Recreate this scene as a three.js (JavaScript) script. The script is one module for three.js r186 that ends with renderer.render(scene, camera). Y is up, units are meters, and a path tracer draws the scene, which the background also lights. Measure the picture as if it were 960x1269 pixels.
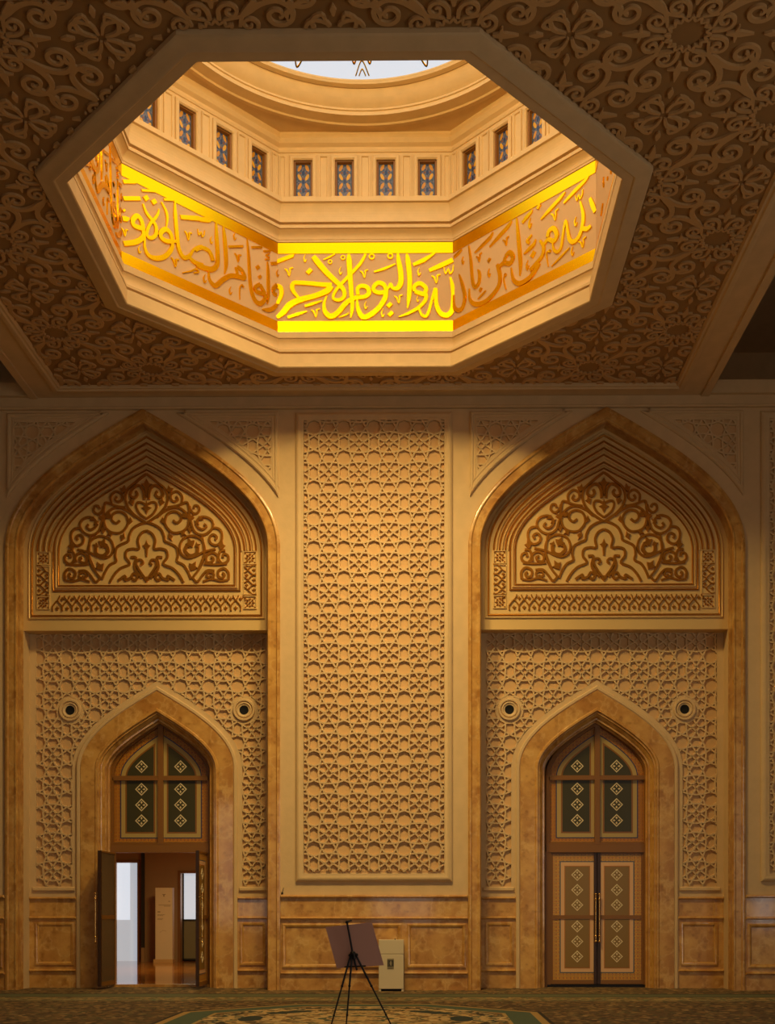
import * as THREE from 'three';
import { mergeGeometries, toCreasedNormals } from 'three/addons/utils/BufferGeometryUtils.js';
import { RectAreaLightUniformsLib } from 'three/addons/lights/RectAreaLightUniformsLib.js';

// ------------------------------------------------------------------ camera, light, exposure
const scene = new THREE.Scene();
scene.background = new THREE.Color(0x000000);
const F = 1430.7;
const camera = new THREE.PerspectiveCamera(2 * Math.atan(634.5 / F) * 180 / Math.PI, 960 / 1269, 0.1, 200);
camera.position.set(0.988, 1.441, 21.74);
camera.rotation.y = 0.0095;
camera.setViewOffset(960, 1269, -34.8, -497.7, 960, 1269);      // shifted lens: upright verticals
const renderer = new THREE.WebGLRenderer({ antialias: true });
renderer.toneMapping = THREE.LinearToneMapping;
renderer.toneMappingExposure = 1.0;
renderer.shadowMap.enabled = true;
RectAreaLightUniformsLib.init();

const OX = -0.1, ZC = 5.0;                       // centre of the dome bay
const SKY_COLOR = new THREE.Color().setRGB(1.0, 0.82, 0.56);
const LED_COLOR = new THREE.Color().setRGB(1.0, 0.71, 0.27);
const SKY_NITS = 0.68, FLOOD_NITS = 260, SPOT_CANDELA = 168, DAY_NITS = 1.35;
const DAYLIGHT = new THREE.Color().setRGB(1.0, 0.95, 0.88);
function areaLight(color, nits, w, h, at, to) {
  const l = new THREE.RectAreaLight(color, nits, w, h);
  l.position.set(...at); scene.add(l); l.lookAt(...to);
  return l;
}
function spotLight(color, candela, angle, penumbra, at, to, size = 3) {
  const l = new THREE.SpotLight(color, candela, 0, angle, penumbra, 2); l.position.set(...at); l.target.position.set(...to);
  l.castShadow = true; l.shadow.radius = size; scene.add(l, l.target); return l;
}
for (const k of [0, 1]) areaLight(SKY_COLOR, SKY_NITS * 0.55, 4.0, 4.0, [OX, 15.5 - k * 0.01, ZC], [OX + 0.0001, 0, ZC]).rotateZ(k * Math.PI / 4);

// ------------------------------------------------------------------ helpers
function rng(seed) { return () => { seed |= 0; seed = seed + 0x6D2B79F5 | 0; let t = Math.imul(seed ^ seed >>> 15, 1 | seed); t = t + Math.imul(t ^ t >>> 7, 61 | t) ^ t; return ((t ^ t >>> 14) >>> 0) / 4294967296; }; }
const taken = {};
function numbered(name) { const n = taken[name] = (taken[name] ?? -1) + 1; return n ? `${name}_${String(n).padStart(3, '0')}` : name; }
function tag(o, label, category, group, kind) {
  o.userData.label = label; o.userData.category = category;
  if (group) o.userData.group = group;
  if (kind) o.userData.kind = kind;
  return o;
}
function thing(name, label, category, { at = [0, 0, 0], turn = 0, group, kind } = {}) {
  const o = new THREE.Group(); o.name = numbered(name); o.position.set(...at); o.rotation.y = turn; scene.add(o);
  return tag(o, label, category, group, kind);
}
function mesh(name, geo, mat, parent = scene) {
  const m = new THREE.Mesh(geo, mat); m.name = parent === scene ? numbered(name) : name;
  m.castShadow = m.receiveShadow = true; parent.add(m); return m;
}
function struct(name, geo, mat, label, category) { return tag(mesh(name, geo, mat), label, category, null, 'structure'); }
// texture coordinates in metres, from the face's own direction
function metric(geo) {
  const g = geo.index ? geo.toNonIndexed() : geo; const p = g.attributes.position, n = p.count, uv = new Float32Array(n * 2);
  const a = new THREE.Vector3(), b = new THREE.Vector3(), c = new THREE.Vector3();
  for (let i = 0; i < n; i += 3) {
    a.fromBufferAttribute(p, i); b.fromBufferAttribute(p, i + 1); c.fromBufferAttribute(p, i + 2);
    b.sub(a); c.sub(a); b.cross(c); const x = Math.abs(b.x), y = Math.abs(b.y), z = Math.abs(b.z);
    for (let k = 0; k < 3; k++) {
      const X = p.getX(i + k), Y = p.getY(i + k), Z = p.getZ(i + k);
      if (z >= x && z >= y) { uv[2 * (i + k)] = X; uv[2 * (i + k) + 1] = Y; } else if (x >= y) { uv[2 * (i + k)] = Z; uv[2 * (i + k) + 1] = Y; } else { uv[2 * (i + k)] = X; uv[2 * (i + k) + 1] = Z; }
    }
  }
  g.setAttribute('uv', new THREE.BufferAttribute(uv, 2)); return g;
}
function box(x0, x1, y0, y1, z0, z1) { const g = new THREE.BoxGeometry(x1 - x0, y1 - y0, z1 - z0); g.translate((x0 + x1) / 2, (y0 + y1) / 2, (z0 + z1) / 2); return metric(g); }
function bevelBox(x0, x1, y0, y1, z0, z1, b = 0.01) {   // bevelled towards +z
  return sweep([[x1, y0], [x1, y1], [x0, y1], [x0, y0]], [[0, z0], [0, z1 - b], [b, z1]], true, true);
}
class Tris {
  constructor() { this.p = []; }
  tri(a, b, c) { this.p.push(...a, ...b, ...c); }
  quad(a, b, c, d) { this.p.push(...a, ...b, ...c, ...a, ...c, ...d); }
  geo(crease) {
    const g = new THREE.BufferGeometry(); g.setAttribute('position', new THREE.Float32BufferAttribute(this.p, 3));
    g.computeVertexNormals(); const m = metric(g); return crease ? toCreasedNormals(m, crease) : m;
  }
}
function merged(list) { return mergeGeometries(list.map((g) => { const h = g.index ? g.toNonIndexed() : g; for (const k of Object.keys(h.attributes)) if (!['position', 'normal', 'uv'].includes(k)) h.deleteAttribute(k); return h; })); }
// offset of a counter-clockwise outline towards its inside
function offset(pts, d, closed = true) {
  if (pts.spec) return archOffset(pts.spec, d, closed);
  const n = pts.length, out = [];
  const nor = (i, j) => { const dx = pts[j][0] - pts[i][0], dy = pts[j][1] - pts[i][1], l = Math.hypot(dx, dy) || 1; return [-dy / l, dx / l]; };
  for (let i = 0; i < n; i++) {
    let a, b;
    if (closed) { a = nor((i + n - 1) % n, i); b = nor(i, (i + 1) % n); } else { b = i < n - 1 ? nor(i, i + 1) : nor(i - 1, i); a = i > 0 ? nor(i - 1, i) : b; }
    const k = d / Math.max(0.2, 1 + a[0] * b[0] + a[1] * b[1]);
    out.push([pts[i][0] + (a[0] + b[0]) * k, pts[i][1] + (a[1] + b[1]) * k]);
  }
  return out;
}
// a moulding: profile [[inset, z], ...] carried along an outline in the xy plane
function sweep(pts, profile, closed = true, cap = false, crease = 0.6) {
  const T = new Tris(), rings = profile.map(([d, z]) => offset(pts, d, closed).map(([x, y]) => [x, y, z])), n = rings[0].length;
  for (let j = 0; j + 1 < rings.length; j++) for (let i = 0; i < (closed ? n : n - 1); i++) { const k = (i + 1) % n; T.quad(rings[j][i], rings[j][k], rings[j + 1][k], rings[j + 1][i]); }
  if (cap) {
    const r = rings[rings.length - 1], f = THREE.ShapeUtils.triangulateShape(r.map(([x, y]) => new THREE.Vector2(x, y)), []);
    for (const [a, b, c] of f) T.tri(r[a], r[b], r[c]);
  }
  return T.geo(crease);
}
const shapeOf = (pts, holes = []) => { const s = new THREE.Shape(pts.map(([x, y]) => new THREE.Vector2(x, y))); for (const h of holes) s.holes.push(new THREE.Path(h.map(([x, y]) => new THREE.Vector2(x, y)))); return s; };
function slab(pts, z0, z1, holes = []) { const g = new THREE.ExtrudeGeometry(shapeOf(pts, holes), { depth: z1 - z0, bevelEnabled: false }); g.translate(0, 0, z0); return metric(g); }
const rect = (x0, x1, y0, y1) => [[x1, y0], [x1, y1], [x0, y1], [x0, y0]];
const circle = (x, y, r, n = 28) => Array.from({ length: n }, (_, i) => [x + r * Math.cos(i / n * 2 * Math.PI), y + r * Math.sin(i / n * 2 * Math.PI)]);
// four-centred pointed arch: right foot, right side, apex, left side, left foot (counter-clockwise)
function arch(cx, w, ys, ya, y0, n = 22) {
  const h = ya - ys, q = [];
  for (let i = 0; i <= n; i++) {
    const t = i / n, s = 1 - t;
    q.push([s * s * s * w + 3 * s * s * t * w + 3 * s * t * t * 0.502 * w, s * s * s * ys + 3 * s * s * t * (ys + 0.423 * h) + 3 * s * t * t * (ya - 0.288 * h) + t * t * t * ya]);
  }
  const out = [[cx + w, y0], ...q.map(([x, y]) => [cx + x, y])];
  for (let i = n - 1; i >= 0; i--) out.push([cx - q[i][0], q[i][1]]);
  out.push([cx - w, y0]); out.spec = { cx, w, y0, half: [[w, y0], ...q] }; return out;
}
function archOffset({ cx, w, y0, half }, d, closed, N = 30) {      // each half is offset on its own and cut at the axis
  const o = offset(half, d, false).slice(1), cut = [];
  for (let i = 0; i < o.length; i++) { if (i && o[i][0] <= 0) { const a = o[i - 1], k = a[0] / (a[0] - o[i][0]); cut.push([0, a[1] + (o[i][1] - a[1]) * k]); break; } cut.push(o[i]); }
  const e = cut[cut.length - 1]; if (e[0] > 1e-9) { const a = cut[cut.length - 2], k = e[0] / (a[0] - e[0]); cut.push([0, e[1] + (e[1] - a[1]) * k]); }
  const len = [0]; for (let i = 1; i < cut.length; i++) len.push(len[i - 1] + Math.hypot(cut[i][0] - cut[i - 1][0], cut[i][1] - cut[i - 1][1]));
  const pts = []; let j = 0;
  for (let i = 0; i <= N; i++) { const s = len[len.length - 1] * i / N; while (j < cut.length - 2 && len[j + 1] < s) j++; const k = (s - len[j]) / (len[j + 1] - len[j] || 1); pts.push([cut[j][0] + (cut[j + 1][0] - cut[j][0]) * k, cut[j][1] + (cut[j + 1][1] - cut[j][1]) * k]); }
  const foot = y0 + (closed ? d : 0), out = [[cx + w - d, foot], ...pts.map(([x, y]) => [cx + x, y])];
  for (let i = N - 1; i >= 0; i--) out.push([cx - pts[i][0], pts[i][1]]);
  out.push([cx - w + d, foot]); return out;
}
function inPoly(pts, x, y) { let r = false; for (let i = 0, j = pts.length - 1; i < pts.length; j = i++) { const [a, b] = pts[i], [c, d] = pts[j]; if ((b > y) !== (d > y) && x < (c - a) * (y - b) / (d - b) + a) r = !r; } return r; }
// a raised stroke of changing width in the xy plane, rising from z0 to z0 + h
function smooth(pts, ws, per = 6) {
  const n = pts.length, o = [];
  const g = (a, i) => a[Math.max(0, Math.min(n - 1, i))];
  for (let i = 0; i < n - 1; i++) for (let k = 0; k < per; k++) {
    const t = k / per, f = (p0, p1, p2, p3) => 0.5 * (2 * p1 + (p2 - p0) * t + (2 * p0 - 5 * p1 + 4 * p2 - p3) * t * t + (3 * p1 - p0 - 3 * p2 + p3) * t * t * t);
    o.push([f(g(pts, i - 1)[0], g(pts, i)[0], g(pts, i + 1)[0], g(pts, i + 2)[0]), f(g(pts, i - 1)[1], g(pts, i)[1], g(pts, i + 1)[1], g(pts, i + 2)[1]), g(ws, i) + (g(ws, i + 1) - g(ws, i)) * t]);
  }
  o.push([...pts[n - 1], ws[n - 1]]); return o;
}
function ribbonInto(T, line, z0, h, inset = 0.25) {     // line: [x, y, width]
  const n = line.length; if (n < 2) return;
  const row = line.map(([x, y, w], i) => {
    const a = line[Math.max(0, i - 1)], b = line[Math.min(n - 1, i + 1)]; let dx = b[0] - a[0], dy = b[1] - a[1]; const l = Math.hypot(dx, dy) || 1; dx /= l; dy /= l;
    const q = w / 2, r = q * (1 - inset), t = z0 + h * (1 + 0.06 * i / n);
    return [[x - dy * q, y + dx * q, z0], [x - dy * r, y + dx * r, t], [x + dy * r, y - dx * r, t], [x + dy * q, y - dx * q, z0]];
  });
  for (let i = 0; i + 1 < n; i++) for (let k = 0; k < 3; k++) T.quad(row[i][k + 1], row[i + 1][k + 1], row[i + 1][k], row[i][k]);
  T.quad(row[0][0], row[0][1], row[0][2], row[0][3]); const e = row[n - 1]; T.quad(e[3], e[2], e[1], e[0]);
}
function stroke(pts, ws, z0, h, { per = 6, inset = 0.25 } = {}) { const T = new Tris(); const W = Array.isArray(ws) ? ws : pts.map(() => ws); ribbonInto(T, smooth(pts, W, per), z0, h, inset); return T.geo(); }
function strokes(list, z0, h, keep, per = 5, inset = 0.25) {     // several strokes as one mesh, cut off where keep() says no
  const T = new Tris(); let c = 0;
  for (const [pts, ws] of list) {
    const up = h * (1 + 0.09 * ((c++ * 5) % 11) / 11), W = Array.isArray(ws) ? ws : pts.map(() => ws); let run = [];
    for (const q of smooth(pts, W, per)) { if (!keep || keep(q[0], q[1])) run.push(q); else { ribbonInto(T, run, z0, up, inset); run = []; } }
    ribbonInto(T, run, z0, up, inset);
  }
  return T.p.length ? T.geo() : null;
}
const leaf = (x, y, w, h, a = 0) => [[0, -h / 2], [w * 0.32, -h * 0.2], [w / 2, h * 0.05], [w * 0.2, h * 0.1], [0, h / 2], [-w * 0.2, h * 0.1], [-w / 2, h * 0.05], [-w * 0.32, -h * 0.2]].map(([u, v]) => [x + u * Math.cos(a) - v * Math.sin(a), y + u * Math.sin(a) + v * Math.cos(a)]);
function raised(pts, z0, h) { const ccw = THREE.ShapeUtils.area(pts.map(([x, y]) => new THREE.Vector2(x, y))) > 0 ? pts : [...pts].reverse(); return sweep(ccw, [[0, z0], [Math.min(0.008, h / 2), z0 + h]], true, true, 0.4); }

// star lattice: eight-pointed stars on a square grid of pitch t, bars clipped by keep(x, y)
const STAR = (() => {
  const P = [0.19, 0.19], Q = [0.37, 0.165], V = [0.262, 0], M = [0.5, 0.368], H = [0.5, 0.155];
  const e = [[V, P], [P, Q], [V, Q], [Q, H], [Q, M]], out = [], key = new Set();
  const put = (a, b) => { const f = (p) => p.map((c) => c.toFixed(4)).join(','), k = [f(a), f(b)].sort().join('|'); if (!key.has(k)) { key.add(k); out.push([a, b]); } };
  for (const sx of [1, -1]) for (const sy of [1, -1]) for (const sw of [0, 1]) {
    const m = ([x, y]) => sw ? [y * sx, x * sy] : [x * sx, y * sy];
    for (const [a, b] of e) put(m(a), m(b));
    put(m(M), m([M[1], M[0]]));
  }
  return out;
})();
function lattice(x0, x1, y0, y1, t, ax, ay, keep, z0, h, w = 0.068) {
  const T = new Tris(), i0 = Math.floor((x0 - ax) / t - 0.5), i1 = Math.ceil((x1 - ax) / t + 0.5), j0 = Math.floor((y0 - ay) / t - 0.5), j1 = Math.ceil((y1 - ay) / t + 0.5);
  for (let i = i0; i <= i1; i++) for (let j = j0; j <= j1; j++) for (const [a, b, hk] of STAR.map((e, n) => [...e, (n * 7) % 11])) {
    const p = [ax + (i + a[0]) * t, ay + (j + a[1]) * t], q = [ax + (i + b[0]) * t, ay + (j + b[1]) * t], N = 8; let s = null;
    const flush = (e) => {
      const A = [p[0] + (q[0] - p[0]) * s / N, p[1] + (q[1] - p[1]) * s / N], B = [p[0] + (q[0] - p[0]) * e / N, p[1] + (q[1] - p[1]) * e / N];
      let dx = q[0] - p[0], dy = q[1] - p[1]; const l = Math.hypot(dx, dy); dx /= l; dy /= l; const r = w * t / 2, k = r * 0.8;
      const c = (P_, o, z) => [P_[0] - dy * o, P_[1] + dx * o, z > z0 ? z + hk * 0.0004 : z];
      T.quad(c(A, -r, z0), c(B, -r, z0), c(B, -k, z0 + h), c(A, -k, z0 + h)); T.quad(c(A, -k, z0 + h), c(B, -k, z0 + h), c(B, k, z0 + h), c(A, k, z0 + h)); T.quad(c(A, k, z0 + h), c(B, k, z0 + h), c(B, r, z0), c(A, r, z0));
    };
    for (let n = 0; n <= N; n++) {
      const ok = keep(p[0] + (q[0] - p[0]) * n / N, p[1] + (q[1] - p[1]) * n / N);
      if (ok && s === null) s = n; if (!ok && s !== null) { if (n - 1 > s) flush(n - 1); s = null; }
    }
    if (s !== null && s < N) flush(N);
  }
  return T.geo();
}

// ------------------------------------------------------------------ textures and materials
function noiseField(size, cells, seed) {                // tileable value noise
  const R = rng(seed), g = Float32Array.from({ length: cells * cells }, R), out = new Float32Array(size * size), s = (t) => t * t * (3 - 2 * t);
  for (let y = 0; y < size; y++) for (let x = 0; x < size; x++) {
    const u = x / size * cells, v = y / size * cells, i = Math.floor(u), j = Math.floor(v), a = s(u - i), b = s(v - j), q = (m, n) => g[(n % cells) * cells + m % cells];
    out[y * size + x] = (q(i, j) * (1 - a) + q(i + 1, j) * a) * (1 - b) + (q(i, j + 1) * (1 - a) + q(i + 1, j + 1) * a) * b;
  }
  return out;
}
function fbm(size, cells, oct, seed) { const o = new Float32Array(size * size); let amp = 1, tot = 0; for (let k = 0; k < oct; k++) { const f = noiseField(size, cells << k, seed + k * 17); for (let i = 0; i < o.length; i++) o[i] += f[i] * amp; tot += amp; amp *= 0.55; } for (let i = 0; i < o.length; i++) o[i] /= tot; return o; }
function texture(size, pixel, repeat, srgb = true) {
  const d = new Uint8Array(size * size * 4);
  for (let i = 0; i < size * size; i++) { const c = pixel(i % size, Math.floor(i / size), i); d[4 * i] = c[0]; d[4 * i + 1] = c[1]; d[4 * i + 2] = c[2]; d[4 * i + 3] = 255; }
  const t = new THREE.DataTexture(d, size, size); t.wrapS = t.wrapT = THREE.RepeatWrapping; t.magFilter = THREE.LinearFilter; t.minFilter = THREE.LinearMipmapLinearFilter; t.generateMipmaps = true;
  if (srgb) t.colorSpace = THREE.SRGBColorSpace; t.repeat.set(repeat, repeat); t.needsUpdate = true; return t;
}
const mix = (a, b, t) => [a[0] + (b[0] - a[0]) * t, a[1] + (b[1] - a[1]) * t, a[2] + (b[2] - a[2]) * t];
const clamp = (t) => Math.max(0, Math.min(1, t));
const marbleMap = (() => {
  const N = 512, a = fbm(N, 4, 6, 11), b = fbm(N, 6, 5, 23), c = fbm(N, 16, 4, 41);
  return texture(N, (x, y, i) => {
    const vein = Math.pow(1 - Math.min(1, Math.abs(a[i] - 0.5 + (b[i] - 0.5) * 0.35) * 9), 3), cloud = clamp((b[i] - 0.3) * 2.2), speck = (c[i] - 0.5) * 40;
    let p = mix([182, 126, 54], [214, 164, 84], cloud); p = mix(p, [232, 196, 130], vein * 0.45); p = mix(p, [136, 82, 28], clamp((0.4 - c[i]) * 3) * 0.5);
    return p.map((v) => Math.max(0, Math.min(255, v + speck * 0.5)));
  }, 0.55);
})();
const plasterMap = (() => { const N = 256, a = fbm(N, 8, 5, 5); return texture(N, (x, y, i) => { const v = 0.965 + 0.07 * (a[i] - 0.5); return [224 * v, 191 * v, 138 * v]; }, 0.7); })();
const plasterBump = (() => { const N = 256, a = fbm(N, 32, 3, 9); return texture(N, (x, y, i) => { const v = a[i] * 255; return [v, v, v]; }, 1.3, false); })();
const std = (o) => new THREE.MeshStandardMaterial(o);
const M = {
  plaster: std({ map: plasterMap, roughness: 0.72, bumpMap: plasterBump, bumpScale: 0.0008 }),
  latticeGround: std({ color: 0xd4ac76, roughness: 0.8 }),
  marble: new THREE.MeshPhysicalMaterial({ map: marbleMap, roughness: 0.34, clearcoat: 0.6, clearcoatRoughness: 0.08 }),
  gold: std({ color: new THREE.Color().setRGB(1.0, 0.575, 0.002), metalness: 1, roughness: 0.22 }),
  bronze: std({ color: new THREE.Color().setRGB(0.50, 0.215, 0.03), metalness: 0.8, roughness: 0.33 }),
  goldPaint: std({ color: new THREE.Color().setRGB(0.76, 0.52, 0.2), metalness: 0.2, roughness: 0.42 }),
  band: std({ color: new THREE.Color().setRGB(0.66, 0.43, 0.22), roughness: 0.75 }),
  ceilingGround: std({ color: 0x9c7540, roughness: 0.85 }),
  ceilingRelief: std({ color: 0xc89e64, roughness: 0.75 }),
  wood: std({ color: 0x86581e, roughness: 0.42 }),
  darkWood: std({ color: 0x3a2210, roughness: 0.4 }),
  darkMetal: std({ color: 0x16110d, roughness: 0.5, metalness: 0.3 }),
  brass: std({ color: new THREE.Color().setRGB(0.8, 0.5, 0.16), metalness: 1, roughness: 0.25 }),
  black: std({ color: 0x050505, roughness: 0.9 }),
};

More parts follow.
